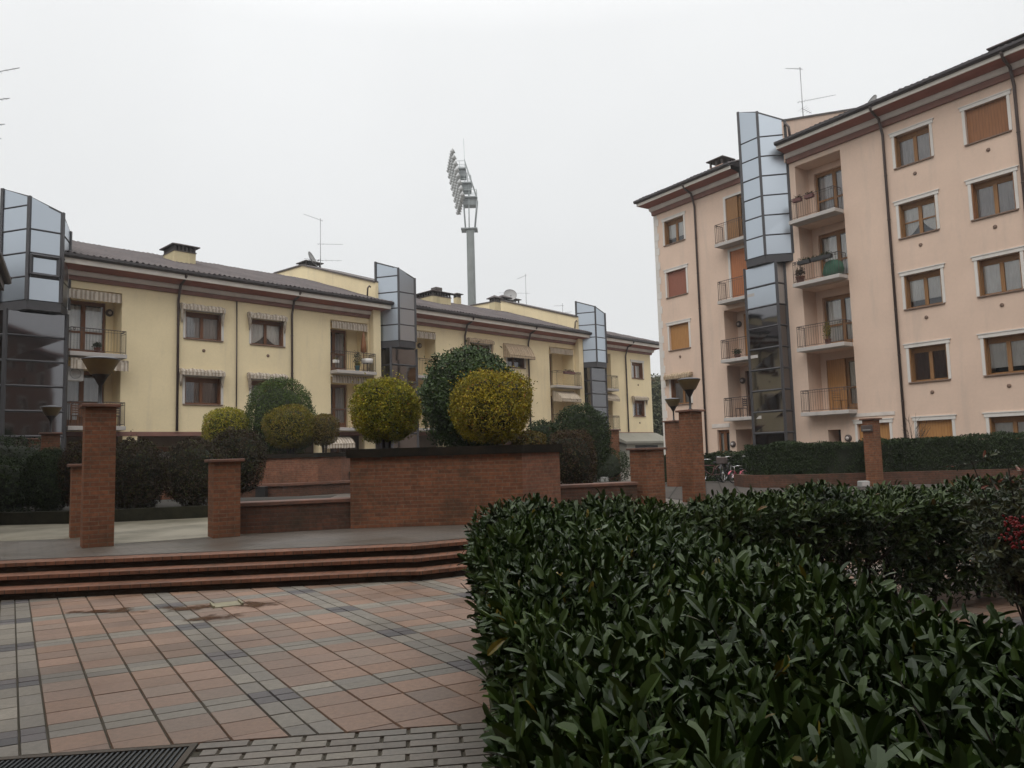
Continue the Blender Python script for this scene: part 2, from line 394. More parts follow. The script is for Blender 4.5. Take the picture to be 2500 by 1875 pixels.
# --- plaza paving: every slab a low block of its own height and colour, set in one bed
def tile_mesh(name, tiles, mat, z0=-0.012):
    V = []; Tn = []; C = []; k = 0
    for (P, z, col) in tiles:               # P: corners ccw
        m_ = len(P); c = sum((Vector(p) for p in P), Vector((0, 0))) / m_
        inn = []
        for p in P:
            q = Vector(p); dlt = (c - q); inn.append(q + dlt.normalized() * 0.006)
        V += [(p[0], p[1], z0) for p in P] + [(q.x, q.y, z) for q in inn]
        C += [col] * (2 * m_)
        Tn += [(k + m_, k + m_ + i, k + m_ + i + 1) for i in range(1, m_ - 1)]
        for j in range(m_):
            a, b = k + j, k + (j + 1) % m_
            Tn += [(a, b, b + m_), (a, b + m_, a + m_)]
        k += 2 * m_
    o = np_mesh(name, np.array(V), np.array(Tn), mat)
    a = o.data.attributes.new('tilecol', 'FLOAT_COLOR', 'POINT')
    a.data.foreach_set('color', np.array([(*c, 1) for c in C], dtype=np.float32).ravel())
    return o
m, n, b = newmat('paving_slab'); X['slabs'] = m
a = n.nodes.new('ShaderNodeAttribute'); a.attribute_name = 'tilecol'
v = coord(n)
w1 = mrange(n, noise(n, v, 0.55, 5, 0.6), 0.42, 0.62, 0, 1)          # damp patches
w2 = mrange(n, noise(n, v, 26, 5, 0.7), 0.3, 0.7, 0.78, 1.18)
c1 = mixc(n, 1.0, a.outputs['Color'], w2, 'MULTIPLY')
c2 = mixc(n, math_(n, 'MULTIPLY', w1, 0.45), c1, mixc(n, 1.0, c1, (0.45, 0.43, 0.42), 'MULTIPLY'))
n.links.new(c2, b.inputs['Base Color'])
n.links.new(mrange(n, w1, 0, 1, 0.56, 0.34), b.inputs['Roughness']); b.inputs['Specular IOR Level'].default_value = 0.45
bump(n, b, noise(n, v, 160, 3), 0.35, 0.003)
bed = MB(); bed.quad((-16, -6, -0.013), (30, -6, -0.013), (30, 16, -0.013), (-16, 16, -0.013))
tag(bed.build('paving_bed', M('joint_moss', (0.075, 0.062, 0.043), (0.045, 0.040, 0.026), 9, 0.95, 0.5, 60)), kind='structure')
# the two paving directions read off the photograph: long joints at -56.5 deg, cross joints at 26.2 deg
nJ = Vector((math.cos(R(33.5)), math.sin(R(33.5)))); nC = Vector((math.sin(R(26.2)), -math.cos(R(26.2))))
det = nJ.x * nC.y - nJ.y * nC.x
def from_bc(bb, cc):
    return ((bb * nC.y - cc * nJ.y) / det, (nJ.x * cc - nC.x * bb) / det)
# calibrate offsets from two known joint crossings (lower left of the grey band)
def bc(p): return (p[0] * nJ.x + p[1] * nJ.y, p[0] * nC.x + p[1] * nC.y)
REF = bc((-1.685, 5.341))                 # centre line crossing of band J4-J6 and the dark cross band
b0 = REF[0]; c0 = REF[1]
cols = []                                   # (start, end, kind)
x = b0 - 0.1425
pattern_b = [(0.1425, 'g'), (0.1425, 'g')] + [(0.293, 'p')] * 4
per_b = sum(w for w, _ in pattern_b)
x -= per_b * 9
while x < b0 + 22:
    for w, k in pattern_b: cols.append((x, x + w, k)); x += w
rows = []; y = c0 - 0.14
pattern_c = [(0.14, 'g'), (0.14, 'g')] + [(0.268, 'p')] * 4
per_c = sum(w for w, _ in pattern_c); y -= per_c * 10
while y < c0 + 7:
    for w, k in pattern_c: rows.append((y, y + w, k)); y += w
P_EDGE = lambda px: 4.735 + 0.125 * px      # where the slabs meet the small block paving
tiles = []; rr = random.Random(3)
peach = [(0.245, 0.156, 0.108), (0.265, 0.168, 0.118), (0.22, 0.146, 0.106), (0.255, 0.158, 0.106), (0.21, 0.15, 0.112)]
grey = [(0.205, 0.183, 0.148), (0.185, 0.166, 0.138), (0.22, 0.196, 0.158)]
dark = [(0.095, 0.085, 0.085), (0.11, 0.098, 0.096), (0.085, 0.08, 0.08)]
def clip_halfplane(poly, fn):
    out = []
    for i in range(len(poly)):
        p, q = poly[i], poly[(i + 1) % len(poly)]; fp, fq = fn(p), fn(q)
        if fp >= 0: out.append(p)
        if (fp >= 0) != (fq >= 0):
            t = fp / (fp - fq); out.append((p[0] + t * (q[0] - p[0]), p[1] + t * (q[1] - p[1])))
    return out
gj = 0.0045; gc = 0.0015
for (xa, xb, kb) in cols:
    for (ya, yb, kc) in rows:
        P = [from_bc(xa + gj, ya + gc), from_bc(xa + gj, yb - gc), from_bc(xb - gj, yb - gc), from_bc(xb - gj, ya + gc)]
        ar = sum(P[i][0] * P[(i + 1) % 4][1] - P[(i + 1) % 4][0] * P[i][1] for i in range(4))
        if ar < 0: P.reverse()
        cx = sum(p[0] for p in P) / 4; cy = sum(p[1] for p in P) / 4
        if not (-8.5 < cx < 14 and 2.2 < cy < 13): continue
        if cy < P_EDGE(cx) - 0.3 and cx < 0.6: continue
        if cx < 0.6 and min(p[1] - P_EDGE(p[0]) for p in P) < 0:
            Q = clip_halfplane(P, lambda p: p[1] - P_EDGE(p[0]) - 0.006)
            if len(Q) < 3: continue
            P = Q
        pal = dark if (kb == 'g' and kc == 'g') else grey if 'g' in (kb, kc) else peach
        f = rr.uniform(0.86, 1.12); col = tuple(f * u for u in rr.choice(pal))
        tiles.append((P, rr.uniform(-0.0015, 0.0015), col))
tag(tile_mesh('plaza_paving', tiles, X['slabs']), kind='structure')
# small grey paving blocks in running bond in front of the slabs
tiles = []
d = Vector((math.cos(R(7.1)), math.sin(R(7.1)))); nn = Vector((d.y, -d.x))
org = Vector((-1.852, P_EDGE(-1.852) - 0.004))
for k in range(34):
    for j in range(-14, 9):
        s = j * 0.298 + (0.149 if k % 2 else 0.0)
        if k < 9 and s < -0.02 - 0.0: 
            if s + 0.298 < 0.08: continue
            s0 = 0.0 + (0.05 - 0.006 * k)
        else: s0 = s
        a0 = org + d * (s0 + 0.007) + nn * (k * 0.098 + 0.006); a1 = org + d * (s + 0.298 - 0.007) + nn * (k * 0.098 + 0.006)
        e0 = a0 + nn * 0.086; e1 = a1 + nn * 0.086
        if k < 9 and (a1 - a0).dot(d) < 0.03: continue
        f = rr.uniform(0.85, 1.12)
        tiles.append(([tuple(e0), tuple(e1), tuple(a1), tuple(a0)], rr.uniform(-0.002, 0.002), tuple(f * u for u in rr.choice(grey[:2] + [(0.19, 0.165, 0.135)]))))
tag(tile_mesh('block_paving', tiles, X['slabs']), kind='structure')

# --- floor grate at the lower left
gt = thing('drain_grate', 'long dark steel drain grate with slanted bars sunk in the paving', 'grate', (org.x, org.y, 0), R(7.1))
fr = MB(); fr.box(-2.6, -0.0, -0.045, -0.003, -0.02, 0.004); fr.box(-2.6, -0.0, -0.80, -0.76, -0.02, 0.004)
fr.box(-0.035, 0.0, -0.76, -0.045, -0.02, 0.004); fr.build('frame', M('rusty_angle', (0.075, 0.058, 0.042), (0.05, 0.042, 0.032), 8, 0.8), gt)
bars = MB()
for k in range(86):
    x0 = -2.58 + k * 0.030
    bars.add([(x0, -0.045, 0), (x0 + 0.012, -0.045, 0), (x0 + 0.012, -0.76, 0), (x0, -0.76, 0),
              (x0, -0.045, -0.03), (x0 + 0.012, -0.045, -0.03), (x0 + 0.012, -0.76, -0.03), (x0, -0.76, -0.03)],
             [(0, 1, 2, 3), (0, 3, 7, 4), (1, 5, 6, 2), (0, 4, 5, 1), (3, 2, 6, 7)])
bars.build('bars', M('grate_steel', (0.05, 0.056, 0.06), (0.035, 0.04, 0.043), 8, 0.45, metal=0.5), gt)

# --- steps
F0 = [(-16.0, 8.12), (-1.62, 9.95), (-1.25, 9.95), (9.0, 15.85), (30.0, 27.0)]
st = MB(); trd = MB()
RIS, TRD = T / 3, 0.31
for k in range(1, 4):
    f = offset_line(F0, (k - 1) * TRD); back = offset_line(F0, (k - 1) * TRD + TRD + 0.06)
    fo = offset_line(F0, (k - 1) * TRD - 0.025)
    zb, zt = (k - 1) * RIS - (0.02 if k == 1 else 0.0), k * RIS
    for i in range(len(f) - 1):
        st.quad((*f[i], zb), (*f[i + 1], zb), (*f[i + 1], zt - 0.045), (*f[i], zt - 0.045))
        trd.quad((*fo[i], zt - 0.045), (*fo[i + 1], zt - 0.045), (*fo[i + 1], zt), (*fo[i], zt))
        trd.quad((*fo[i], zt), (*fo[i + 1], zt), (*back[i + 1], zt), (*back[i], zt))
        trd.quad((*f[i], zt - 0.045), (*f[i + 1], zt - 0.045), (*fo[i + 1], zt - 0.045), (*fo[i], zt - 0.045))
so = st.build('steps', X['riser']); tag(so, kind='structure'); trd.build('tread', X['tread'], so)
# --- terrace
m, n, b = newmat('terrace_blocks'); X['terrace'] = m
v = coord(n, 'Object'); mp = n.nodes.new('ShaderNodeMapping'); mp.inputs['Rotation'].default_value = (0, 0, R(-33)); n.links.new(v, mp.inputs[0])
t = n.nodes.new('ShaderNodeTexBrick'); n.links.new(mp.outputs[0], t.inputs['Vector'])
t.inputs['Scale'].default_value = 1; t.inputs['Brick Width'].default_value = 0.3; t.inputs['Row Height'].default_value = 0.1; t.inputs['Mortar Size'].default_value = 0.008
t.inputs['Color1'].default_value = (0.130, 0.108, 0.089, 1); t.inputs['Color2'].default_value = (0.098, 0.084, 0.072, 1); t.inputs['Mortar'].default_value = (0.05, 0.047, 0.04, 1)
f1 = mrange(n, noise(n, v, 0.35, 5), 0.4, 0.65, 0, 0.6)
n.links.new(mixc(n, f1, t.outputs['Color'], (0.066, 0.058, 0.044)), b.inputs['Base Color'])
n.links.new(mrange(n, noise(n, v, 0.8, 4), 0.35, 0.65, 0.28, 0.5), b.inputs['Roughness'])
bump(n, b, math_(n, 'SUBTRACT', 1.0, t.outputs['Fac']), 0.3, 0.004)
front = offset_line(F0, 2 * TRD + TRD)
te = MB(); n0 = len(front)
ring = [(*p, T) for p in front] + [(60, 110, T), (-60, 110, T), (-60, front[0][1], T)]
te.add(ring, [tuple(range(len(ring)))])
tag(te.build('terrace', X['terrace']), kind='structure')
# pale path beyond the brick gateway
m, n, b = newmat('pale_path'); X['path'] = m
v = coord(n); f = mrange(n, noise(n, v, 0.8, 6, 0.65), 0.38, 0.62, 0, 1)
c = mixc(n, f, (0.215, 0.192, 0.142), (0.105, 0.094, 0.062)); n.links.new(c, b.inputs['Base Color']); b.inputs['Roughness'].default_value = 0.6
bump(n, b, noise(n, v, 60, 4), 0.4, 0.005)
pa = MB(); pts = [(-6.35, 11.86), (-4.9, 12.62), (-2.95, 13.75), (-2.9, 14.6), (-3.5, 18.2), (-5.0, 17.9), (-6.95, 16.95), (-9.0, 16.25), (-16, 16.8), (-20, 17.5), (-20, 13.2), (-8.6, 12.86), (-7.4, 13.0)]
pa.add([(*p, T + 0.004) for p in pts], [tuple(range(len(pts)))])
tag(pa.build('path', X['path']), kind='structure')
# pale landing between the right hand pier and the lamp pillar, and larger slabs beyond
pa = MB(); pts = [(2.85, 16.5), (3.73, 17.2), (3.95, 18.2), (3.35, 19.2), (2.9, 18.0)]
pa.add([(*p, T + 0.004) for p in pts], [tuple(range(len(pts)))])
tag(pa.build('landing', M('pale_stone', (0.17, 0.155, 0.125), (0.12, 0.11, 0.09), 2, 0.8)), kind='structure')
m, n, b = newmat('long_slabs'); v = coord(n, 'Object'); mp = n.nodes.new('ShaderNodeMapping'); mp.inputs['Rotation'].default_value = (0, 0, R(-76)); n.links.new(v, mp.inputs[0])
t = n.nodes.new('ShaderNodeTexBrick'); n.links.new(mp.outputs[0], t.inputs['Vector'])
t.inputs['Scale'].default_value = 1; t.inputs['Brick Width'].default_value = 3.0; t.inputs['Row Height'].default_value = 0.45; t.inputs['Mortar Size'].default_value = 0.022
t.inputs['Color1'].default_value = (0.075, 0.066, 0.058, 1); t.inputs['Color2'].default_value = (0.062, 0.054, 0.048, 1); t.inputs['Mortar'].default_value = (0.03, 0.027, 0.023, 1)
n.links.new(t.outputs['Color'], b.inputs['Base Color']); b.inputs['Roughness'].default_value = 0.9; b.inputs['Specular IOR Level'].default_value = 0.12
pa = MB(); pts = [(4.0, 16.6), (14, 20.5), (12, 22.25), (8.1, 22.2), (7.0, 23.2), (8.6, 28.0), (4.6, 28.0), (3.5, 20), (3.97, 18.2)]
pa.add([(*p, T + 0.004) for p in pts], [tuple(range(len(pts)))])
tag(pa.build('walkway', m), kind='structure')

# --- puddle with its pale drain cover
dr = thing('drain_cover', 'pale square drain cover lying loose in a muddy puddle', 'drain cover', (-3.26, 8.68, 0.0), R(29))
q = MB(); q.bevbox(-0.15, 0.13, -0.13, 0.13, -0.01, 0.012, 0.004); q.box(-0.17, -0.15, -0.14, 0.14, -0.01, 0.03); q.box(0.13, 0.15, -0.14, 0.14, -0.01, 0.03)
q.build('cover', M('pale_brass', (0.30, 0.27, 0.165), (0.20, 0.18, 0.115), 8, 0.5), dr)
def blob2d(cx, cy, rx, ry, rot, seed, n=40):
    r_ = random.Random(seed); ph = [r_.uniform(0, 6.28) for _ in range(5)]; out = []
    for i in range(n):
        t = 2 * math.pi * i / n; q = 1 + sum(0.16 / (k + 1) ** 0.5 * math.sin((k + 2) * t + ph[k]) for k in range(5))
        x, y = rx * q * math.cos(t), ry * q * math.sin(t)
        out.append((cx + x * math.cos(rot) - y * math.sin(rot), cy + x * math.sin(rot) + y * math.cos(rot)))
    return out
m, n, b = newmat('muddy_water'); b.inputs['Base Color'].default_value = (0.075, 0.034, 0.016, 1); b.inputs['Roughness'].default_value = 0.22; b.inputs['Specular IOR Level'].default_value = 0.3
a = n.nodes.new('ShaderNodeAttribute'); a.attribute_name = 'tint'; v = coord(n)
al = mrange(n, math_(n, 'ADD', a.outputs['Fac'], mrange(n, noise(n, v, 7, 5), 0.3, 0.7, -0.35, 0.35)), 0.30, 0.75, 0, 0.9); n.links.new(al, b.inputs['Alpha'])
V = []; F = []; tt = []
for (cx, cy, rx, ry, ro, sd) in ((-2.90, 8.62, 0.34, 0.30, -0.3, 1), (-3.62, 8.54, 0.42, 0.26, 0.1, 4), (-3.15, 7.98, 0.38, 0.22, 0.5, 9), (-4.5, 8.5, 0.6, 0.2, 0.1, 12)):
    p = blob2d(cx, cy, rx, ry, ro, sd); k = len(V); V += [(cx, cy, .005)] + [(*q, .005) for q in p]; tt += [1.0] + [0.0] * len(p)
    F += [(k, k + 1 + i, k + 1 + (i + 1) % len(p)) for i in range(len(p))]
tag(np_mesh('puddle', np.array(V), np.array(F), m, None, np.array(tt)), kind='structure')
# ================================================================ building kit (local frame: x to the viewer's right, y into the house)
def wall_holes(mb, x0, x1, z0, z1, holes, y=0.0, mi=0):
    xs = sorted({x0, x1, *[h[0] for h in holes], *[h[1] for h in holes]}); zs = sorted({z0, z1, *[h[2] for h in holes], *[h[3] for h in holes]})
    xs = [x for x in xs if x0 <= x <= x1]; zs = [z for z in zs if z0 <= z <= z1]
    for i in range(len(xs) - 1):
        for j in range(len(zs) - 1):
            cx, cz = (xs[i] + xs[i + 1]) / 2, (zs[j] + zs[j + 1]) / 2
            if any(h[0] < cx < h[1] and h[2] < cz < h[3] for h in holes): continue
            mb.quad((xs[i], y, zs[j]), (xs[i + 1], y, zs[j]), (xs[i + 1], y, zs[j + 1]), (xs[i], y, zs[j + 1]), mi)
def reveal(mb, x0, x1, z0, z1, y0, y1, mi=0):
    mb.quad((x0, y0, z0), (x0, y0, z1), (x0, y1, z1), (x0, y1, z0), mi); mb.quad((x1, y0, z1), (x1, y0, z0), (x1, y1, z0), (x1, y1, z1), mi)
    mb.quad((x0, y0, z1), (x1, y0, z1), (x1, y1, z1), (x0, y1, z1), mi); mb.quad((x1, y0, z0), (x0, y0, z0), (x0, y1, z0), (x1, y1, z0), mi)
def wavy(mb, x0, x1, z0, z1, y, amp=0.025, wl=0.16, seed=0, hem=None):
    n = max(6, int((x1 - x0) / wl * 6)); r_ = random.Random(seed); ph = r_.uniform(0, 6)
    vs = []
    for i in range(n + 1):
        x = x0 + (x1 - x0) * i / n; yy = y + amp * math.sin(ph + 2 * math.pi * (x - x0) / wl + 0.8 * math.sin(3 * x + ph))
        zb = z0 if hem is None else z0 + hem(x)
        vs += [(x, yy, zb), (x, yy, z1)]
    mb.add(vs, [(2 * i, 2 * i + 2, 2 * i + 3, 2 * i + 1) for i in range(n)], 0, True)
def window(bld, wall, holes, x0, x1, z0, z1, wood='wood', shut='folded', shutmat='wood', curtain='curtain', cut=0.0, surround=True, name='window', sill=True, y=0.0, box=True, ncurt=2, label=None, trans=False):
    """a wooden two-leaf window set in a reveal; shut: folded leaves in the reveal, 'closed' or None"""
    holes.append((x0, x1, z0, z1)); D = 0.24; reveal(wall, x0, x1, z0, z1, y, y + D + 0.08)
    f = MB(); a = y + D; b_ = a + 0.06; w = 0.065; xm = (x0 + x1) / 2
    top = z1 - (0.16 if box else 0.0)
    f.box(x0 + .004, x0 + w, a, b_, z0 + .004, top); f.box(x1 - w, x1 - .004, a, b_, z0 + .004, top)
    f.box(x0 + w, x1 - w, a, b_, top - w, top); f.box(x0 + w, x1 - w, a, b_, z0 + .004, z0 + w + .02)
    f.box(xm - .07, xm + .07, a - .012, b_, z0 + w + .02, top - w)
    if trans: f.box(x0 + w, x1 - w, a - .004, b_ - .01, z0 + (top - z0) * .48, z0 + (top - z0) * .48 + .05)
    if box: f.box(x0 + .004, x1 - .004, a - .03, b_, top, z1 - .004)
    o = f.build(name, X[wood], bld)
    if label: o['label'] = label
    if shut == 'closed':
        s = MB(); s.box(x0 + .01, x1 - .01, y + .11, y + .15, z0 + .02, z1 - .01); s.build('shutter', X[shutmat], o)
    else:
        p = MB(); p.quad((x0 + w, a + .03, z0 + w + .02), (xm - .07, a + .03, z0 + w + .02), (xm - .07, a + .03, top - w), (x0 + w, a + .03, top - w))
        p.quad((xm + .07, a + .03, z0 + w + .02), (x1 - w, a + .03, z0 + w + .02), (x1 - w, a + .03, top - w), (xm + .07, a + .03, top - w))
        p.build('pane', X['glass'], o)
        if curtain:
            c = MB()
            for k in range(2):
                ca, cb = (x0 + w, xm - .07) if k == 0 else (xm + .07, x1 - w)
                hem = None
                if cut < 0: hem = (lambda x, ca=ca, cb=cb, k=k: -cut * 0.9 * (((x - ca) / (cb - ca)) if k == 0 else ((cb - x) / (cb - ca))) ** 2)
                wavy(c, ca - .02, cb + .02, z0 + w + max(cut, 0), top - .02, a + .065, .014, .13, int(x0 * 100 + z0 * 10) + k, hem)
            c.build('curtain', X[curtain], o)
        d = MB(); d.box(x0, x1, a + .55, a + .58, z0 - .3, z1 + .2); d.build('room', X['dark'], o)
        if shut == 'folded':
            s = MB(); s.box(x0 + .006, x0 + .045, y + .015, a - .012, z0 + .01, z1 - .01)
            s.build('shutter', X[shutmat], o)
            s = MB(); s.box(x1 - .045, x1 - .006, y + .015, a - .012, z0 + .01, z1 - .01); s.build('shutter', X[shutmat], o)
    if sill:
        s = MB(); s.bevbox(x0 - .08, x1 + .08, y - .06, a - .002, z0 - .055, z0 + .003, .008); s.build('sill', X['sill'], o)
    if surround:
        s = MB(); t = .11
        s.box(x0 - t, x0 - .002, y - .025, y + .01, z0 + .006, z1); s.box(x1 + .002, x1 + t, y - .025, y + .01, z0 + .006, z1)
        s.box(x0 - t - .05, x1 + t + .05, y - .04, y + .01, z1 + .002, z1 + .14); s.box(x0 - t - .09, x1 + t + .09, y - .06, y + .01, z1 + .14, z1 + .18)
        s.build('surround', X['stucco_white'], o)
    return o
def balcony_door(bld, wall, holes, x0, x1, z0, z1, y, wood='wood', shut='folded', shutmat='wood', curtain='curtain_grey', label=None):
    holes.append((x0, x1, z0, z1)); a = y + .14; reveal(wall, x0, x1, z0, z1, y, a + .08)
    f = MB(); w = .09; xm = (x0 + x1) / 2; b_ = a + .06
    f.box(x0 + .004, x0 + w, a, b_, z0, z1 - .004); f.box(x1 - w, x1 - .004, a, b_, z0, z1 - .004); f.box(x0 + w, x1 - w, a, b_, z1 - .17, z1 - .004)
    f.box(x0 + w, x1 - w, a, b_, z0, z0 + .32); f.box(xm - .085, xm + .085, a - .012, b_, z0 + .32, z1 - .17)
    zmid = z0 + (z1 - z0) * .42; f.box(x0 + w, xm - .085, a + .002, b_ - .004, zmid, zmid + .09); f.box(xm + .085, x1 - w, a + .002, b_ - .004, zmid, zmid + .09)
    o = f.build('balcony_door', X[wood], bld)
    if label: o['label'] = label
    if shut == 'closed':
        s = MB(); s.box(x0 + .01, x1 - .01, y + .03, y + .07, z0 + .02, z1 - .01); s.build('shutter', X[shutmat], o)
    else:
        p = MB()
        for (ca, cb) in ((x0 + w, xm - .085), (xm + .085, x1 - w)):
            for (za, zb) in ((z0 + .32, zmid), (zmid + .09, z1 - .17)): p.quad((ca, a + .03, za), (cb, a + .03, za), (cb, a + .03, zb), (ca, a + .03, zb))
        p.build('pane', X['glass'], o)
        if curtain:
            c = MB(); wavy(c, x0 + w, xm - .08, z0 + .05, z1 - .2, a + .13, .03, .17, int(x0 * 50)); wavy(c, xm + .08, x1 - w, z0 + .05, z1 - .2, a + .13, .03, .19, int(x0 * 50) + 3)
            c.build('curtain', X[curtain], o)
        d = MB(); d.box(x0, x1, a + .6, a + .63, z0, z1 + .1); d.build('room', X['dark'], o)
        if shut == 'half':
            s = MB(); s.box(x0 + .01, xm - .03, y + .03, y + .07, z0 + .02, z1 - .01); s.build('shutter', X[shutmat], o)
        elif shut == 'left':
            s = MB(); s.box(x0 - .38, x0 + .02, y - .05, y - .012, z0 + .02, z1 - .01); s.build('shutter', X[shutmat], o)
    return o
def loggia(bld, wall, holes, x0, x1, zf, zt, dx0, dx1, dz1, depth=1.0, **kw):
    """recess with a French window in its back wall"""
    holes.append((x0, x1, zf, zt)); reveal(wall, x0, x1, zf, zt, 0, depth); bh = []
    o = balcony_door(bld, wall, bh, dx0, dx1, zf + .02, dz1, depth, **kw)
    wall_holes(wall, x0, x1, zf, zt, bh, depth); return o
def balcony(bld, x0, x1, zf, proj=.65, thick=.17, railmat='iron', bars=.115, label=None):
    s = MB(); s.bevbox(x0, x1, -proj, -.003, zf - thick, zf, .012); o = s.build('balcony', X['slab'], bld)
    if label: o['label'] = label
    r_ = MB(); ya = -proj + .05; h = .98
    def line(ax, ay, bx, by):
        L = math.hypot(bx - ax, by - ay); n = max(2, int(L / bars))
        for i in range(n + 1):
            x, y = ax + (bx - ax) * i / n, ay + (by - ay) * i / n
            big = i in (0, n); q = .010 if big else .0048
            r_.box(x - q, x + q, y - q, y + q, zf + (.0 if big else .06), zf + h)
        r_.tube([(ax, ay, zf + h), (bx, by, zf + h)], .017, 4); r_.tube([(ax, ay, zf + .07), (bx, by, zf + .07)], .010, 4); r_.tube([(ax, ay, zf + h - .11), (bx, by, zf + h - .11)], .008, 4)
    line(x0 + .04, ya, x1 - .04, ya); line(x0 + .04, ya, x0 + .04, -.02); line(x1 - .04, ya, x1 - .04, -.02)
    for xc in (x0 + .16, x1 - .16): r_.ring((xc, ya, zf + h - .055), .045, .012, (0, 1, 0), 12, 4)
    r_.build('railing', X[railmat], o); return o
def awn_roll(bld, x0, x1, z, y=-.04, mat='awn_check', drop=.34, label=None, out=.10):
    a = MB(); a.bevbox(x0, x1, y - out, y, z - .12, z, .03)
    n = int((x1 - x0) / .03); vs = []
    for i in range(n + 1):
        x = x0 + (x1 - x0) * i / n; zb = z - drop + .035 * abs(math.sin(math.pi * (x - x0) / .17)); yy = y - out - .01 + .012 * math.sin(9 * x)
        vs += [(x, yy, zb), (x, yy - .0, z - .09)]
    a.add(vs, [(2 * i, 2 * i + 2, 2 * i + 3, 2 * i + 1) for i in range(n)])
    o = a.build('awning', X[mat], bld)
    if label: o['label'] = label
    return o
def awn_hood(bld, x0, x1, z, mat='awn_check', label=None, side=.80):
    """half folded hood awning: a soft roll with a scalloped valance and bunched cloth hanging at both ends"""
    a = MB(); pr = [(-.003, z), (-.16, z + .03), (-.27, z - .03), (-.31, z - .13), (-.26, z - .19), (-.10, z - .17), (-.003, z - .15)]
    n = 14; vs = []; fs = []; k = len(pr)
    for i in range(n + 1):
        x = x0 + (x1 - x0) * i / n; sag = .02 * math.sin(i * 2.1) + .015 * math.sin(i * 5.3)
        for (y, zz) in pr: vs.append((x, y, zz + (sag if y < -.05 else 0)))
    for i in range(n):
        for j in range(k - 1): fs.append((i * k + j, i * k + j + 1, (i + 1) * k + j + 1, (i + 1) * k + j))
    fs += [tuple(range(k)), tuple(range(n * k + k - 1, n * k - 1, -1))]
    a.add(vs, fs, 0, False)
    m_ = int((x1 - x0) / .03); vs = []
    for i in range(m_ + 1):
        x = x0 + (x1 - x0) * i / m_; zb = z - .30 + .04 * abs(math.sin(math.pi * (x - x0) / .16)); vs += [(x, -.30 + .01 * math.sin(11 * x), zb), (x, -.305, z - .11)]
    a.add(vs, [(2 * i, 2 * i + 2, 2 * i + 3, 2 * i + 1) for i in range(m_)])
    for s_, xe in ((1, x0), (-1, x1)):
        lev = [(0, .30, .26), (.25, .24, .22), (.5, .19, .16), (.72, .15, .11), (1, .05, .03)]; q = []
        for t, wx, wy in lev:
            zz = z - .06 - side * t
            for j in range(10):
                an = 2 * math.pi * j / 10; rr_ = 1 + .22 * math.sin(3 * an + 4 * t)
                q.append((xe + s_ * (.10 - .03 * t) + wx * .42 * rr_ * math.cos(an), -.17 + .05 * t + wy * .5 * rr_ * math.sin(an), zz))
        fs = [(i * 10 + j, i * 10 + (j + 1) % 10, (i + 1) * 10 + (j + 1) % 10, (i + 1) * 10 + j) for i in range(4) for j in range(10)] + [tuple(range(9, -1, -1)), tuple(range(40, 50))]
        a.add(q, fs, 0, True)
    o = a.build('awning', X[mat], bld)
    if label: o['label'] = label
    return o
def awn_open(bld, x0, x1, z, zf, out, mat, val=.2, label=None, bulge=.12, sides=True):
    """awning let down: bulging cloth from the wall to a front bar, scalloped valance, side cheeks"""
    a = MB(); n = 8; prof = []
    for i in range(n + 1):
        t = i / n; prof.append((-.02 - out * t, z + (zf - z) * t + bulge * math.sin(math.pi * t)))
    ns = 12; vs = []
    for j in range(ns + 1):
        x = x0 + (x1 - x0) * j / ns
        for (y, zz) in prof: vs.append((x, y, zz - .01 * math.sin(j * 2.4)))
    k = n + 1
    a.add(vs, [(j * k + i, j * k + i + 1, (j + 1) * k + i + 1, (j + 1) * k + i) for j in range(ns) for i in range(n)], 0, True)
    m_ = int((x1 - x0) / .03); vs = []
    for i in range(m_ + 1):
        x = x0 + (x1 - x0) * i / m_; vs += [(x, -.025 - out, zf - val + .04 * abs(math.sin(math.pi * (x - x0) / .16))), (x, -.02 - out, zf)]
    a.add(vs, [(2 * i, 2 * i + 2, 2 * i + 3, 2 * i + 1) for i in range(m_)])
    if sides:
        for xe in (x0, x1): a.add([(xe, -.02, zf - val * .6)] + [(xe, y, zz) for y, zz in prof] + [(xe, -.02 - out, zf - val)], [tuple(range(n + 3))])
    a.tube([(x0, -.02 - out, zf), (x1, -.02 - out, zf)], .018, 6)
    o = a.build('awning', X[mat], bld)
    if label: o['label'] = label
    return o
def downpipe(bld, x, G, zb, ov=.9):
    p = MB(); r_ = .055
    p.tube([(x, -ov - .03, G + .05), (x, -ov, G - .06), (x, -ov + .2, G - .24), (x, -.30, G - .38), (x, -.27, G - .5), (x, -.12, G - .92), (x, -.085, G - 1.05), (x, -.085, zb)], r_, 10)
    for z in np.arange(zb + 1.0, G - 1.2, 1.9): p.tube([(x, -.085, z), (x, -.085, z + .04)], r_ + .012, 10)
    return p.build('downpipe', X['pipe'], bld)
def cornice(bld, x0, x1, G, prof, ends=(False, False), depth=3.0, endk=1.0):
    """prof: list of (material, [(offset, z) ...]) swept along the eaves, turning the corner where ends is set"""
    def path(o):
        p = [(x0 - o * endk, depth), (x0 - o * endk, -o)] if ends[0] else [(x0, -o)]
        return p + ([(x1 + o * endk, -o), (x1 + o * endk, depth)] if ends[1] else [(x1, -o)])
    out = []
    for name, mat, pts in prof:
        mb = MB()
        for (o1, z1), (o2, z2) in zip(pts, pts[1:]):
            p, q = path(o1), path(o2)
            for i in range(len(p) - 1): mb.quad((*p[i], z1), (*p[i + 1], z1), (*q[i + 1], z2), (*q[i], z2))
        if not ends[0]: mb.add([(x0, -o, z) for o, z in pts], [tuple(range(len(pts)))])
        if not ends[1]: mb.add([(x1, -o, z) for o, z in pts], [tuple(range(len(pts)))])
        out.append(mb.build(name, X[mat], bld))
    return out
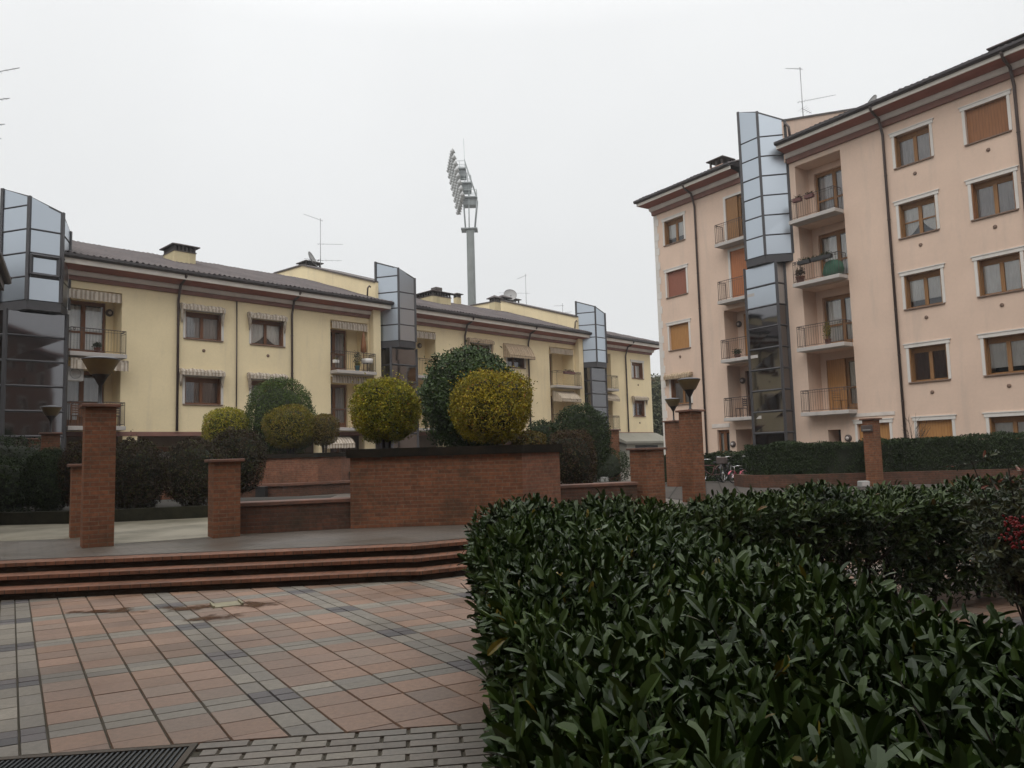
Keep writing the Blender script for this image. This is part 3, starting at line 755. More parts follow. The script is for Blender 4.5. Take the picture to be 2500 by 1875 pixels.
def eaves_profile(G, d):
    return [('gutter', 'gutter', [(.86, G), (.96, G + .01), (1.02, G + .06), (1.02, G + .16), (.99, G + .16), (.97, G + .07), (.88, G + .05), (.80, G + .16)]),
            ('fascia', 'fascia', [(.855, G + .04), (.855, G - d[0]), (.80, G - d[0] - .004)]),
            ('soffit', 'soffit', [(.80, G - d[0]), (.55, G - d[0] - .03), (.24, G - d[1])]),
            ('moulding', 'mould', [(.24, G - d[1] + .002), (.26, G - d[1] - .03), (.22, G - d[2] + .04), (.17, G - d[2])]),
            ('band', 'brownband', [(.17, G - d[2] - .002), (.13, G - d[2] - .01), (.11, G - d[3]), (.0, G - d[3] - .002)])]
def roof(bld, x0, x1, G, slope, yr, hips=(False, False), pitch=.24, ov=.98, zoff=.15, back=14.0, hipk=1.25):
    mb = MB(); cols_ = []; n = int((x1 - x0) / pitch) * 6; ys = -ov; ze = G + zoff; zr = ze + slope * (yr + ov)
    for i in range(n + 1):
        x = x0 + (x1 - x0) * i / n; ph = (x - x0) / pitch
        dz = .15 * (abs(math.cos(math.pi * ph)) ** .75)
        yt = yr
        if hips[0]: yt = min(yt, ys + (x - x0) * hipk)
        if hips[1]: yt = min(yt, ys + (x1 - x) * hipk)
        cols_.append((x, yt, dz))
    rows_ = 14; vs = []
    for (x, yt, dz) in cols_:
        for j in range(rows_ + 1):
            y = ys + (yt - ys) * j / rows_; step = .0
            wob = .012 * math.sin(x * 1.7 + y * .9) + .010 * math.sin(x * 5.1 - y * 2.3)
            vs.append((x, y, ze + slope * (y - ys) + dz + wob))
    k = rows_ + 1
    mb.add(vs, [(i * k + j, (i + 1) * k + j, (i + 1) * k + j + 1, i * k + j + 1) for i in range(n) for j in range(rows_)], 0, True)
    # eaves edge, underside, rear slope
    mb.quad((x0, ys, ze - .02), (x1, ys, ze - .02), (x1, ys, ze + .05), (x0, ys, ze + .05)); mb.quad((x0, ys, ze - .02), (x0, 0, ze - .02), (x1, 0, ze - .02), (x1, ys, ze - .02))
    hx0 = x0 + ((yr + ov) / hipk if hips[0] else 0); hx1 = x1 - ((yr + ov) / hipk if hips[1] else 0)
    yb = back + ov
    mb.add([(hx0, yr, zr), (hx1, yr, zr), (x1, yb, ze), (x0, yb, ze)], [(0, 1, 2, 3)])
    mb.add([(x0, ys, ze), (hx0, yr, zr), (x0, yb, ze)], [(0, 1, 2)]); mb.add([(x1, ys, ze), (x1, yb, ze), (hx1, yr, zr)], [(0, 1, 2)])
    mb.tube([(hx0, yr, zr + .02), (hx1, yr, zr + .02)], .11, 8)
    if hips[1]: mb.tube([(x1, ys, ze + .03), (hx1, yr, zr + .02)], .09, 8)
    if hips[0]: mb.tube([(x0, ys, ze + .03), (hx0, yr, zr + .02)], .09, 8)
    return mb.build('roof', X['rooftile'], bld)
def chimney_hip(parent, x0, x1, y0, y1, zb, zt, body='chimney_y', label=None):
    c = MB(); c.box(x0, x1, y0, y1, zb, zt); c.box(x0 - .03, x1 + .03, y0 - .03, y1 + .03, zt, zt + .05, 2)
    n = max(3, int((x1 - x0) / .21)); h = .24
    for i in range(n + 1):
        x = x0 + .06 + (x1 - x0 - .12) * i / n
        for y in (y0 + .06, y1 - .06): c.box(x - .05, x + .05, y - .05, y + .05, zt + .05, zt + .05 + h, 2)
    m_ = max(3, int((y1 - y0) / .25))
    for i in range(1, m_):
        y = y0 + .06 + (y1 - y0 - .12) * i / m_
        for x in (x0 + .06, x1 - .06): c.box(x - .05, x + .05, y - .05, y + .05, zt + .05, zt + .05 + h, 2)
    z = zt + .05 + h; o = .16; c.box(x0 - o, x1 + o, y0 - o, y1 + o, z, z + .05, 1)
    ym = (y0 + y1) / 2; q = min((x1 - x0), (y1 - y0)) * .45 + o; zz = z + .05 + .26
    c.add([(x0 - o, y0 - o, z + .05), (x1 + o, y0 - o, z + .05), (x1 + o, y1 + o, z + .05), (x0 - o, y1 + o, z + .05), (x0 - o + q, ym, zz), (x1 + o - q, ym, zz)],
          [(0, 1, 5, 4), (1, 2, 5), (2, 3, 4, 5), (3, 0, 4)], 1)
    o_ = c.build('chimney', [X[body], X['rooftile'], X['coping']], parent)
    if label: o_['label'] = label
    return o_
def chimney_slab(parent, x0, x1, y0, y1, zb, zt, body='chimney_y', h=.22):
    c = MB(); c.box(x0, x1, y0, y1, zb, zt); xm, ym = (x0 + x1) / 2, (y0 + y1) / 2
    for x in (x0 + .05, xm, x1 - .05):
        for y in (y0 + .05, y1 - .05): c.box(x - .045, x + .045, y - .045, y + .045, zt, zt + h, 1)
    c.bevbox(x0 - .13, x1 + .13, y0 - .13, y1 + .13, zt + h, zt + h + .07, .015, 1)
    c.box(x0 + .02, x1 - .02, y0 + .02, y1 - .02, zt + h + .07, zt + h + .12, 1)
    return c.build('chimney', [X[body], X['coping']], parent)
def parapet(bld, x0, x1, prof, mat):
    """raised stair core: profile (y,z) extruded in x, with a dark coping on its sloping top edge"""
    p = MB(); p.extr_x(prof, x0, x1); o = p.build('stair_core', X[mat], bld)
    c = MB(); top = [q for q in prof if q[1] > prof[0][1] + .01] if False else prof[1:-1]
    for (ya, za), (yb, zb) in zip(top, top[1:]):
        c.add([(x0 - .08, ya, za), (x1 + .05, ya, za), (x1 + .05, yb, zb), (x0 - .08, yb, zb), (x0 - .08, ya, za + .09), (x1 + .05, ya, za + .09), (x1 + .05, yb, zb + .09), (x0 - .08, yb, zb + .09)],
              [(0, 3, 2, 1), (4, 5, 6, 7), (0, 1, 5, 4), (2, 3, 7, 6), (0, 4, 7, 3), (1, 2, 6, 5)])
    c.build('coping', X['coping'], o); return o
def vent(bld, x, z, mat='sill'):
    v = MB(); v.lathe([(.075, 0), (.075, .02), (.06, .035), (.001, .035)], 14); v2 = [(x + p[0], -p[2], z + p[1]) for p in v.v]; v.v = v2
    return v.build('vent', X[mat], bld)
def wall_light(bld, x, z, y):
    v = MB(); v.lathe([(.16, 0), (.16, .05), (.11, .10), (.001, .115)], 16); v.v = [(x + p[0], y - p[2], z + p[1]) for p in v.v]
    o = v.build('wall_lamp', X['iron'], bld); w = MB(); w.lathe([(.085, .09), (.06, .14), (.001, .15)], 14); w.v = [(x + p[0], y - p[2], z + p[1]) for p in w.v]
    w.build('lens', X['curtain_grey'], o); return o
def stair_tower(name, label, group, origin, rz, xc, tops, zsplit, rowh, nlow, half=(1.2, .58), proj=1.26, inset=.13, ledge=.35, low=None, leftback=None, casement=None, nsky=0):
    """half-octagonal glazed stair tower with a slanting top. tops: heights of back-left, front-left, front-right, back-right"""
    c, s_ = math.cos(rz), math.sin(rz)
    tw = thing(name, label, 'stair tower', (origin[0] + c * xc, origin[1] + s_ * xc, T), rz, group)
    plan = [(-(leftback or half[0]), 0.0), (-half[1], -proj), (half[1], -proj), (half[0], 0.0)]
    low = low or [(-.90, 0.0), (-.90, -proj * .72), (.90, -proj * .72), (.90, 0.0)]
    tops = [t - T for t in tops]; zs = zsplit - T; zb = zs - ledge
    fr = MB(); rj = random.Random(int(xc * 10) + 77)
    for i in range(4):
        x, y = plan[i]; fr.tube([(x, y, zs), (x, y, tops[i])], .082, 4)
        x, y = low[i]; fr.tube([(x, y, -.3), (x, y, zb + .02)], .085, 4)
    fr.prism(plan, zb, zs); fr.add([(*plan[i], tops[i]) for i in range(4)] + [(*plan[i], tops[i] - .08) for i in range(4)], [(0, 1, 2, 3), (7, 6, 5, 4), (0, 4, 5, 1), (1, 5, 6, 2), (2, 6, 7, 3)])
    ins = [(p[0] * .97, p[1] * .97 + .02) for p in plan]
    panes = []
    def pane(p, q, z0, z1a, z1b, mat):
        """one sheet of glass, tipped a little out of true"""
        d = Vector((q[0] - p[0], q[1] - p[1])); L = d.length; d /= L; nn_ = Vector((d.y, -d.x)); e = .055
        a, b_ = Vector(p) + d * e, Vector(q) - d * e; k = [rj.uniform(-.006, .006) for _ in range(4)]; g_ = .035
        mb = MB(); P4 = []
        for (pt, z, kk) in ((a, z0 + g_, k[0]), (b_, z0 + g_, k[1]), (b_, z1b - g_, k[2]), (a, z1a - g_, k[3])): P4.append((pt.x + nn_.x * kk, pt.y + nn_.y * kk, z))
        B4 = [(x - nn_.x * .02, y - nn_.y * .02, z) for x, y, z in P4]
        mb.add(P4 + B4, [(0, 1, 2, 3), (7, 6, 5, 4), (0, 4, 5, 1), (1, 5, 6, 2), (2, 6, 7, 3), (3, 7, 4, 0)])
        mb.build('glass_pane', X[mat], tw)
    for i in range(3):
        p, q, ta, tb = plan[i], plan[i + 1], tops[i], tops[i + 1]
        z = zs; k = 0
        while z + rowh * 1.35 < min(ta, tb): 
            pane(p, q, z, z + rowh, z + rowh, 'panel'); z += rowh; k += 1
            fr.tube([(*p, z), (*q, z)], .038, 4)
        pane(p, q, z, ta, tb, 'panel')
        p, q = low[i], low[i + 1]; z = zb
        for k in range(nlow):
            pane(p, q, z - rowh * 1.04, z, z, 'panel' if k < nsky else 'panel_low'); z -= rowh * 1.04; fr.tube([(*p, z), (*q, z)], .05, 4)  # topmost low rows take the paler panel to imitate reflected sky
    if casement is not None:                            # one pane of the front is an opening light with a heavier frame
        z = zs + rowh * casement; xa, xb = plan[1][0] + .10, plan[2][0] - .10; y_ = -proj - .02
        for (p, q) in (((xa, z + .09), (xb, z + .09)), ((xb, z + .09), (xb, z + rowh - .09)), ((xb, z + rowh - .09), (xa, z + rowh - .09)), ((xa, z + rowh - .09), (xa, z + .09))): fr.tube([(p[0], y_, p[1]), (q[0], y_, q[1])], .085, 4)
    fr.build('frame', X['tframe'], tw)
    # dark core so the tower is never see-through
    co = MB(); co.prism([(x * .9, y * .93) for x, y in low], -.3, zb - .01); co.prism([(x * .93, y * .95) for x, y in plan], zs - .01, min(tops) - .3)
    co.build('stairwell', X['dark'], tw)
    return tw
# ================================================================ the long yellow apartment house
YO = (-14.7606, 34.0167); YR = math.atan2(0.7209, 0.6930)
yb = thing('apartment_building', 'long low pale yellow apartment house with ribbed brown roof and striped awnings', 'building', (*YO, 0.0), YR)
G = 9.94; L0, L1 = -7.3, 37.55
wall = MB(); holes = []
UP, LO = (7.24, 8.50), (4.24, 5.48)
def W(x0, x1, zz, **k): return window(yb, wall, holes, x0, x1, zz[0], zz[1], shutmat='wood', box=True, **k)
W(0.0, 1.68, UP, curtain='curtain_grey'); W(0.0, 1.68, LO, curtain='curtain_brown'); W(3.18, 4.88, UP, curtain='curtain', cut=-.45); W(3.18, 4.88, LO, curtain='curtain_grey')
W(17.6, 19.3, UP, curtain='curtain_brown'); W(17.6, 19.3, LO, curtain='curtain_grey'); W(20.9, 22.55, UP, curtain='curtain_brown'); W(20.9, 22.55, LO, curtain='curtain_brown')
W(34.94, 36.42, UP, curtain='curtain'); W(34.92, 36.44, LO, curtain='curtain_brown')
# loggias with French windows, two storeys each
LG = [(-4.85, -2.72, -4.75, -3.02), (7.60, 9.96, 7.75, 9.30), (12.95, 14.83, 13.05, 14.05), (25.1, 27.7, 25.25, 26.55), (30.7, 32.2, 30.75, 31.75)]
for i, (a, b_, da, db) in enumerate(LG):
    for zf, zt in ((6.2, 8.92), (3.19, 5.92)):
        loggia(yb, wall, holes, a, b_, zf, zt, da, db, zf + 2.42, wood='wood', shut=None, curtain='curtain' if i == 0 and zf > 6 else 'curtain_grey')
        balcony(yb, a - .02, b_ + (.12 if i in (1, 3) else .02), zf)
# windows of the street floor behind the portico line
low_h = []
for (a, b_) in ((-1.5, .1), (3.3, 4.9), (8.2, 9.6), (17.6, 19.2), (20.9, 22.5)): window(yb, wall, low_h, a, b_, 1.1, 2.35, curtain='curtain_brown', surround=False, y=1.15)
wall_holes(wall, L0, L1, 2.98, 9.32, holes)
ow = wall.build('wall', X['yellow'], yb)
gf = MB(); wall_holes(gf, L0, L1, T - .02, 2.8, low_h, 1.15); gf.build('ground_floor', X['ground_floor'], yb)
gb = MB(); gb.box(L0, L1 + .02, -.02, 1.15, 2.80, 2.98); gb.build('string_course', X['brownband'], yb)
for a, b_ in ((6.9, 7.55), (9.7, 10.4), (15.2, 15.8), (24.4, 25.05), (-2.6, -2.0)): pl = MB(); pl.box(a, b_, .0, .55, T - .02, 2.80); pl.build('pillar', X['yellow'], yb)
sh = MB(); sh.quad((L1, 0, T), (L1, 14, T), (L1, 14, 9.95), (L1, 0, 9.95)); sh.quad((L0, 14, T), (L0, 0, T), (L0, 0, 9.95), (L0, 14, 9.95)); sh.quad((L1, 14, T), (L0, 14, T), (L0, 14, 9.95), (L1, 14, 9.95))
sh.build('end_wall', X['yellow'], yb)
cornice(yb, -5.6, L1, G, eaves_profile(G, (.21, .34, .54, .71)), (False, True), 4.0)
rf = roof(yb, -5.6, L1 + 1.0, G, .33, 7.0, (False, True), zoff=.07)
for x in (-.36, 5.32, 17.15, 22.9, 34.05): downpipe(yb, x, G, 3.0)
tp = MB(); tp.tube([(2.42, -.05, G - .72), (2.42, -.05, 3.0)], .03, 8); tp.build('downpipe', X['pipe'], yb)
# awnings
awn_hood(yb, -.28, 1.76, 8.78, label='cream and grey striped hood awning folded up'); awn_hood(yb, 2.95, 4.96, 8.74); awn_hood(yb, -.30, 1.76, 5.80, side=.72); awn_hood(yb, 2.95, 4.98, 5.80); awn_hood(yb, 17.35, 19.5, 8.80, mat='awn_tan'); awn_hood(yb, 34.7, 36.7, 5.78, mat='awn_plain', side=.6)
awn_open(yb, 20.55, 22.95, 8.78, 7.95, .62, 'awn_tan', .2, 'tan checked hood awning let half down')
for a, b_, z, k in ((-4.8, -2.78, 8.86, 'awn_check'), (7.66, 9.9, 8.86, 'awn_check'), (13.0, 14.78, 8.86, 'awn_check'), (25.15, 27.6, 8.86, 'awn_plain'), (7.66, 9.9, 5.96, 'awn_check')): awn_roll(yb, a, b_, z, .02, k, .42)
awn_roll(yb, -4.8, -2.6, 5.96, -.45, 'awn_check', .48)
awn_open(yb, 25.3, 27.4, 5.85, 5.25, .85, 'awn_plain', .22, 'beige awning let down over the lower balcony')
awn_open(yb, 30.75, 32.4, 5.85, 5.45, .55, 'awn_plain', .18); awn_open(yb, 7.0, 8.6, 2.72, 2.35, .7, 'awn_check', .25)
for x, z in ((.85, 6.72), (4.05, 6.72), (35.7, 6.72), (35.7, 3.72)): vent(yb, x, z)
for x, z in ((-2.9, 8.2), (14.4, 8.2)): wall_light(yb, x, z, 1.0)
# stair cores between the sections and their fins
prof = [(-.15, 9.4), (-.15, 11.28), (7.5, 13.72), (11.0, 13.85), (12.6, 12.2), (12.6, 9.5)]
def fit(p, d): return [(y, z) for y, z in p]
parapet(yb, 10.42, 13.0, prof, 'yellow'); parapet(yb, 28.1, 30.7, prof, 'yellow'); parapet(yb, -6.9, -5.4, prof, 'yellow')
for a in (10.06, 27.85): fn = MB(); fn.box(a, a + .48, -.42, -.004, 2.99, 9.85); fn.build('fin', X['yellow'], yb)
for a in (9.9, 27.9):
    fv = MB(); fv.tube([(a, -.1, 10.45), (a, -.15, 10.9), (a + .08, -.2, 11.02), (a + .16, -.2, 10.95)], .045, 8); fv.build('vent_pipe', X['pipe'], yb)
# chimneys
chimney_hip(rf, 1.0, 2.1, 3.85, 5.2, 10.8, 12.28, label='big yellow chimney with slotted sides and a hipped tile hat')
chimney_hip(rf, 18.05, 19.68, 4.0, 6.9, 11.0, 12.25); chimney_slab(rf, 22.6, 23.0, 6.6, 7.0, 12.0, 13.15)
chimney_slab(rf, 11.2, 12.3, 8.4, 9.3, 13.4, 14.1, 'coping', .2); chimney_hip(rf, 26.3, 26.95, 6.4, 7.0, 12.0, 13.25); chimney_hip(rf, 29.0, 29.8, 8.2, 8.9, 13.4, 13.95, 'coping'); chimney_slab(rf, 30.1, 31.0, 8.2, 9.0, 13.4, 13.95, 'coping', .3)
chimney_slab(rf, 33.2, 33.6, 4.4, 4.8, 11.0, 12.0)
# low grey porch at the far end
po = MB(); po.extr_x([(-.02, 2.93), (-1.5, 2.25), (-1.5, 2.08), (-.02, 2.5)], 31.6, 37.9); po.box(31.9, 37.6, -1.35, -.03, T, 2.09); po.build('porch', X['grey_render'], yb)
pd = MB(); pd.box(33.0, 36.0, -1.37, -1.352, 1.25, 1.95); pd.build('porch_opening', X['dark'], yb)
# three mirror glass stair towers
tg = 'glass stair towers of the yellow house'
stair_tower('stair_tower', 'nearest glass stair tower, at the left edge beside the first yellow balcony', tg, YO, YR, -5.98, (12.5, 12.02, 11.6, 11.25), 7.95, .93, 7, low=[(-1.5, 0.0), (-1.15, -.85), (.92, -.85), (.92, 0.0)], casement=1)
stair_tower('stair_tower', 'middle glass stair tower, just above the left yellow bush of the big planter', tg, YO, YR, 11.74, (12.5, 12.02, 11.6, 11.25), 7.95, .91, 7)
stair_tower('stair_tower', 'farthest glass stair tower, near the far end of the yellow house', tg, YO, YR, 29.42, (12.5, 12.02, 11.63, 11.25), 7.95, .91, 7)
# thin pale pipe at the first tower
pp = MB(); pp.tube([(-4.86, -.12, 3.0), (-4.86, -.12, 9.4)], .025, 6); pp.build('cable_duct', X['white'], yb)

def ypt(x, y, z):
    c, s_ = math.cos(YR), math.sin(YR); return (YO[0] + c * x - s_ * y, YO[1] + s_ * x + c * y, z)
# ================================================================ the tall pink apartment house
PO = (18.2161, 27.8137); PR = math.atan2(-0.82857, 0.55988)
pb = thing('apartment_building', 'tall pink five storey apartment house with wooden shutters and white window surrounds', 'building', (*PO, 0.0), PR)
G = 15.6; L0, L1 = -17.56, 9.0
wall = MB(); holes = []
def W(x0, x1, z0, z1, **k):
    k.setdefault('wood', 'wood_amber'); k.setdefault('shutmat', 'wood_amber'); return window(pb, wall, holes, x0, x1, z0, z1, **k)
SZ = [(12.98, 14.34), (10.0, 11.42), (7.03, 8.42), (4.02, 5.43), (1.05, 2.45)]
# column at the far left
W(-16.78, -15.33, *SZ[0], curtain='curtain', cut=.3); W(-16.78, -15.33, *SZ[1], shut='closed', shutmat='shut_red', label='window with red brown shutters shut'); W(-16.78, -15.33, *SZ[2], shut='closed', shutmat='shut_amber'); W(-16.85, -15.4, *SZ[3], curtain='curtain_grey', shutmat='wood')
awn_hood(pb, -17.1, -15.2, 5.68, 'awn_tan', side=.55, label='dark tan hood awning folded up')
# column right of the balconies
W(-3.47, -2.02, *SZ[0], curtain='curtain_grey'); W(-3.5, -2.02, *SZ[1], curtain='curtain', cut=-.5, trans=True); W(-3.5, -2.03, *SZ[2], curtain='curtain', cut=.26); W(-3.53, -2.05, *SZ[3], curtain='curtain_brown'); W(-3.42, -2.06, *SZ[4], shut='closed', shutmat='shut_amber')
W(-.66, .82, *SZ[0], shut='closed', shutmat='shut_brown', label='window with brown plank shutters shut'); W(-.66, .82, *SZ[1], curtain='curtain_grey', shutmat='shut_brown'); W(-.67, .8, *SZ[2], curtain='curtain'); W(-.68, .8, *SZ[3], curtain='curtain', cut=.2); W(-.72, .8, *SZ[4], curtain='curtain')
for z in SZ: W(3.4, 4.9, *z, curtain='curtain_grey')
W(-6.0, -4.57, *SZ[4], shut='closed', shutmat='shut_amber')
# left balconies, beside the tower
FL = [11.95, 9.0, 6.0, 3.07]
balcony_door(pb, wall, holes, -12.42, -10.9, FL[0] + .02, 14.35, 0.0, wood='wood_amber', shut='half', shutmat='wood_amber', curtain='curtain')
balcony_door(pb, wall, holes, -12.3, -10.8, FL[1] + .02, 11.55, 0.0, shut='closed', shutmat='shut_orange', label='balcony door behind an orange shutter')
loggia(pb, wall, holes, -12.9, -10.6, FL[2], 8.6, -12.5, -11.0, 8.45, wood='wood_amber', shut='closed', shutmat='shut_amber', label='balcony door behind an amber shutter')
loggia(pb, wall, holes, -12.9, -10.6, FL[3], 5.75, -12.6, -11.0, 5.48, wood='wood_dark', shut=None, curtain='curtain_brown')
for z in FL: balcony(pb, -12.72, -10.45, z)
wall_light(pb, -13.0 + .42, 7.85, 1.0) if False else wall_light(pb, -12.75, 7.95, .97); wall_light(pb, -12.72, 5.0, .97)
sr = MB()
for (a, z0, z1) in ((-12.42, FL[0], 14.35), (-12.3, FL[1], 11.55)): sr.box(a - .13, a - .003, -.025, .01, z0 + .01, z1 + .12); sr.box(a - .003, -10.9, -.025, .01, z1 + .003, z1 + .12)
sr.build('door_surround', X['stucco_white'], pb)
# right balconies
DR = [dict(wood='wood_amber', shut=None, curtain='curtain_grey'), dict(wood='wood_amber', shut=None, curtain='curtain'), dict(wood='wood_amber', shut=None, curtain='curtain'), dict(wood='wood_amber', shut='half', shutmat='shut_amber', curtain='curtain_grey')]
for i, z in enumerate(FL):
    loggia(pb, wall, holes, -8.25, -5.92, z, z + (2.72 if i == 0 else 2.76), -7.95, -6.05, z + 2.42, **DR[i]); balcony(pb, -8.3, -5.95, z)
# ground floor: entrance left, door right, round vents
balcony_door(pb, wall, holes, -13.76, -12.96, .45, 2.5, 0.0, wood='wood', shut=None, curtain='curtain')
holes.append((-12.55, -10.4, .45, 2.48)); reveal(wall, -12.55, -10.4, .45, 2.48, 0, 1.2); bh = []
balcony_door(pb, wall, bh, -12.2, -10.7, .46, 2.3, 1.2, wood='wood_dark', shut=None, curtain='curtain_grey'); wall_holes(wall, -12.55, -10.4, .45, 2.48, bh, 1.2)
holes.append((-7.42, -6.8, .45, 2.25)); reveal(wall, -7.42, -6.8, .45, 2.25, 0, .8); eb = MB(); eb.quad((-7.42, .8, .45), (-6.8, .8, .45), (-6.8, .8, 2.25), (-7.42, .8, 2.25)); eb.build('entrance', X['dark'], pb)
wall_light(pb, -12.75, 1.75, 0.0); wall_light(pb, -6.45, 1.85, 0.0)
wall_holes(wall, L0, L1, T - .02, G - .68, holes)
wall.build('wall', X['pink'], pb)
sh = MB(); sh.quad((L1, 0, T), (L1, 13, T), (L1, 13, G), (L1, 0, G)); sh.quad((L0, 13, T), (L0, 0, T), (L0, 0, G), (L0, 13, G)); sh.quad((L1, 13, T), (L0, 13, T), (L0, 13, G), (L1, 13, G))
sh.build('end_wall', X['pink'], pb)
qn = MB(); z = T; k = 0
while z < G - .75:
    h = min(.42, G - .74 - z); w = .34 if k % 2 else .24; qn.box(L0 - .02, L0 + w, -.02, .012, z + .006, z + h - .006); qn.box(L0 - .02, L0 + .012, .013, w, z + .006, z + h - .006); z += .42; k += 1
qn.build('quoins', X['stucco_white'], pb)
for q in ((-14.05, -12.9, 2.62, 2.82), (-6.3, -4.3, 2.75, 2.9)): bs = MB(); bs.box(q[0], q[1], -.03, -.003, q[2], q[3]); bs.build('string_course', X['mould'], pb)
cornice(pb, L0, -11.3, G, eaves_profile(G, (.15, .25, .48, .70)), (True, False), 3.0, .55); cornice(pb, -8.58, L1, G, eaves_profile(G, (.15, .25, .48, .70)), (False, False), 3.0)
rf = roof(pb, L0 - .56, -11.3, G, .35, 6.5, (True, False), zoff=.05, back=13.0); roof(pb, -8.58, L1, G, .35, 6.5, (False, False), zoff=.05, back=13.0)
for x, zb in ((-14.43, T), (-3.9, T), (1.14, T)): downpipe(pb, x, G, zb)
for zz in SZ[:4]:
    for xc in (-2.72, .06): vent(pb, xc, zz[0] - .46)
vent(pb, -16.05, SZ[2][0] - .42); vent(pb, -16.05, SZ[3][0] - .42)
prof = [(-.1, 15.0), (-.1, 17.02), (6.9, 19.35), (10.5, 19.4), (11.5, 18.0), (11.5, 15.0)]
parapet(pb, -10.9, -8.66, prof, 'pink')
chimney_slab(rf, -14.35, -13.45, 1.2, 2.0, 15.9, 16.86, 'chimney_p', .32)
chimney_hip(rf, .15, 2.3, .9, 2.4, 15.9, 16.42, 'coping')
vp = MB(); vp.tube([(-8.3, -.12, 16.0), (-8.3, -.2, 16.6), (-8.42, -.22, 16.8), (-8.55, -.15, 16.72)], .06, 8); vp.build('vent_pipe', X['pipe'], pb)
stair_tower('stair_tower', 'tall glass stair tower on the front of the pink house', None, PO, PR, -10.05, (18.25, 18.07, 17.66, 17.13), 10.6, .965, 10, half=(1.42, .555), proj=.90, leftback=1.2, nsky=2)
def ppt(x, y, z):
    c, s_ = math.cos(PR), math.sin(PR); return (PO[0] + c * x - s_ * y, PO[1] + s_ * x + c * y, z)
# ================================================================ house at the left edge: only the tip of its eaves is in view
IN = Vector((-.868, -.497)); HO = Vector((-14.60, 22.0)) + IN * 1.12
HR = math.atan2(.868, -.497)
hb = thing('neighbour_house', 'dark brown eaves corner of the house at the left edge of the photo', 'house', (HO.x, HO.y, 0), HR)
# in this frame +x runs away from the viewer, +y into the house
wall = MB(); holes = []
for x in (-9.0, -6.5, -4.0):
    for z in (1.3, 4.2): window(hb, wall, holes, x, x + 1.4, z, z + 1.3, curtain='curtain_grey', surround=True)
wall_holes(wall, -10.5, -.85, T - .02, 6.3, holes); wall.build('wall', X['brick_right'], hb)
sh = MB(); sh.quad((-.85, 0, T), (-.85, 9, T), (-.85, 9, 6.9), (-.85, 0, 6.9)); sh.quad((-10.5, 9, T), (-10.5, 0, T), (-10.5, 0, 6.9), (-10.5, 9, 6.9)); sh.quad((-.85, 9, T), (-10.5, 9, T), (-10.5, 9, 6.9), (-.85, 9, 6.9)); sh.build('end_wall', X['brick_right'], hb)
cornice(hb, -10.5, -.85, 6.98, [(a, {'fascia': 'coping', 'soffit': 'coping'}.get(b_, b_), c_) for a, b_, c_ in eaves_profile(6.98, (.21, .34, .54, .71))], (False, True), 9.0); roof(hb, -10.5, .15, 6.98, .4, 4.5, (False, True), back=9.0)
# brick house added out of view to shade the foreground, mirrored in the towers
rb = thing('apartment_building', 'tall red brick apartment house added behind the viewer to shade the foreground, seen only mirrored in the glass towers', 'building', (14.0, -2.6, 0), R(176))
wall = MB(); holes = []
for x in range(-28, 27, 4):
    for z in (1.3, 4.3, 7.3, 10.3, 13.3): window(rb, wall, holes, x, x + 1.4, z, z + 1.4, curtain='curtain', surround=True, shut=None)
wall_holes(wall, -30, 28, -.02, 16, holes); wall.build('wall', X['brick_right'], rb); bx = MB(); bx.box(-30, 28, 1.0, 10, 0, 16.02); bx.build('body', X['dark'], rb)
ev = MB(); ev.box(-30.5, 28.5, -1.3, 10.5, 16.03, 16.3); ev.build('eaves', X['soffit'], rb)
lb = thing('apartment_building', 'red brick house added beyond the left edge for a dark reflection, seen only mirrored in the nearest glass tower', 'building', (-34.0, 15.0, 0), R(250))  # added out of view so the tower glass mirrors dark brick
wall = MB(); holes = []
for x in range(-9, 9, 4):
    for z in (1.3, 4.3, 7.3): window(lb, wall, holes, x, x + 1.4, z, z + 1.4, curtain='curtain', surround=True, shut=None)
wall_holes(wall, -12, 11, -.02, 11, holes); wall.build('wall', X['brick_wet'], lb); bx = MB(); bx.box(-12, 11, 1.0, 8, 0, 11.02); bx.build('body', X['dark'], lb)
# ================================================================ leaves
def nrm(a): return a / np.maximum(np.linalg.norm(a, axis=1, keepdims=True), 1e-9)
def small_leaves(P, N, size, rng, spread=0.9, aspect=0.5, up=0.15):
    """one folded diamond per point: cheap leaf for bushes that stand far off"""
    n = len(P); tg = nrm(np.cross(N, rng.normal(size=(n, 3)))); d = nrm(tg * spread + N * .5 + rng.normal(size=(n, 3)) * .25 + np.array([0, 0, up]))
    s = nrm(np.cross(d, N + rng.normal(size=(n, 3)) * .55)); m = np.cross(s, d)
    L = size * rng.uniform(.65, 1.3, (n, 1)); W = L * aspect * .5
    a = P - d * L * .4; t = P + d * L * .6; mid = P + d * L * .05
    V = np.stack([a, mid + s * W + m * W * .35, t, mid - s * W + m * W * .35], 1).reshape(-1, 3)
    b = np.arange(n)[:, None] * 4; T_ = np.concatenate([b + [0, 1, 2], b + [0, 2, 3]], 1).reshape(-1, 3)
    return V, T_
def lump(D, seed, amp=.06, f=3.0):
    r_ = np.random.default_rng(seed); o = np.zeros(len(D))
    for k in range(6):
        w = r_.normal(size=3) * f * (1 + .5 * k); o += amp / (1 + .5 * k) * np.sin(D @ w + r_.uniform(0, 6.28))
    return o
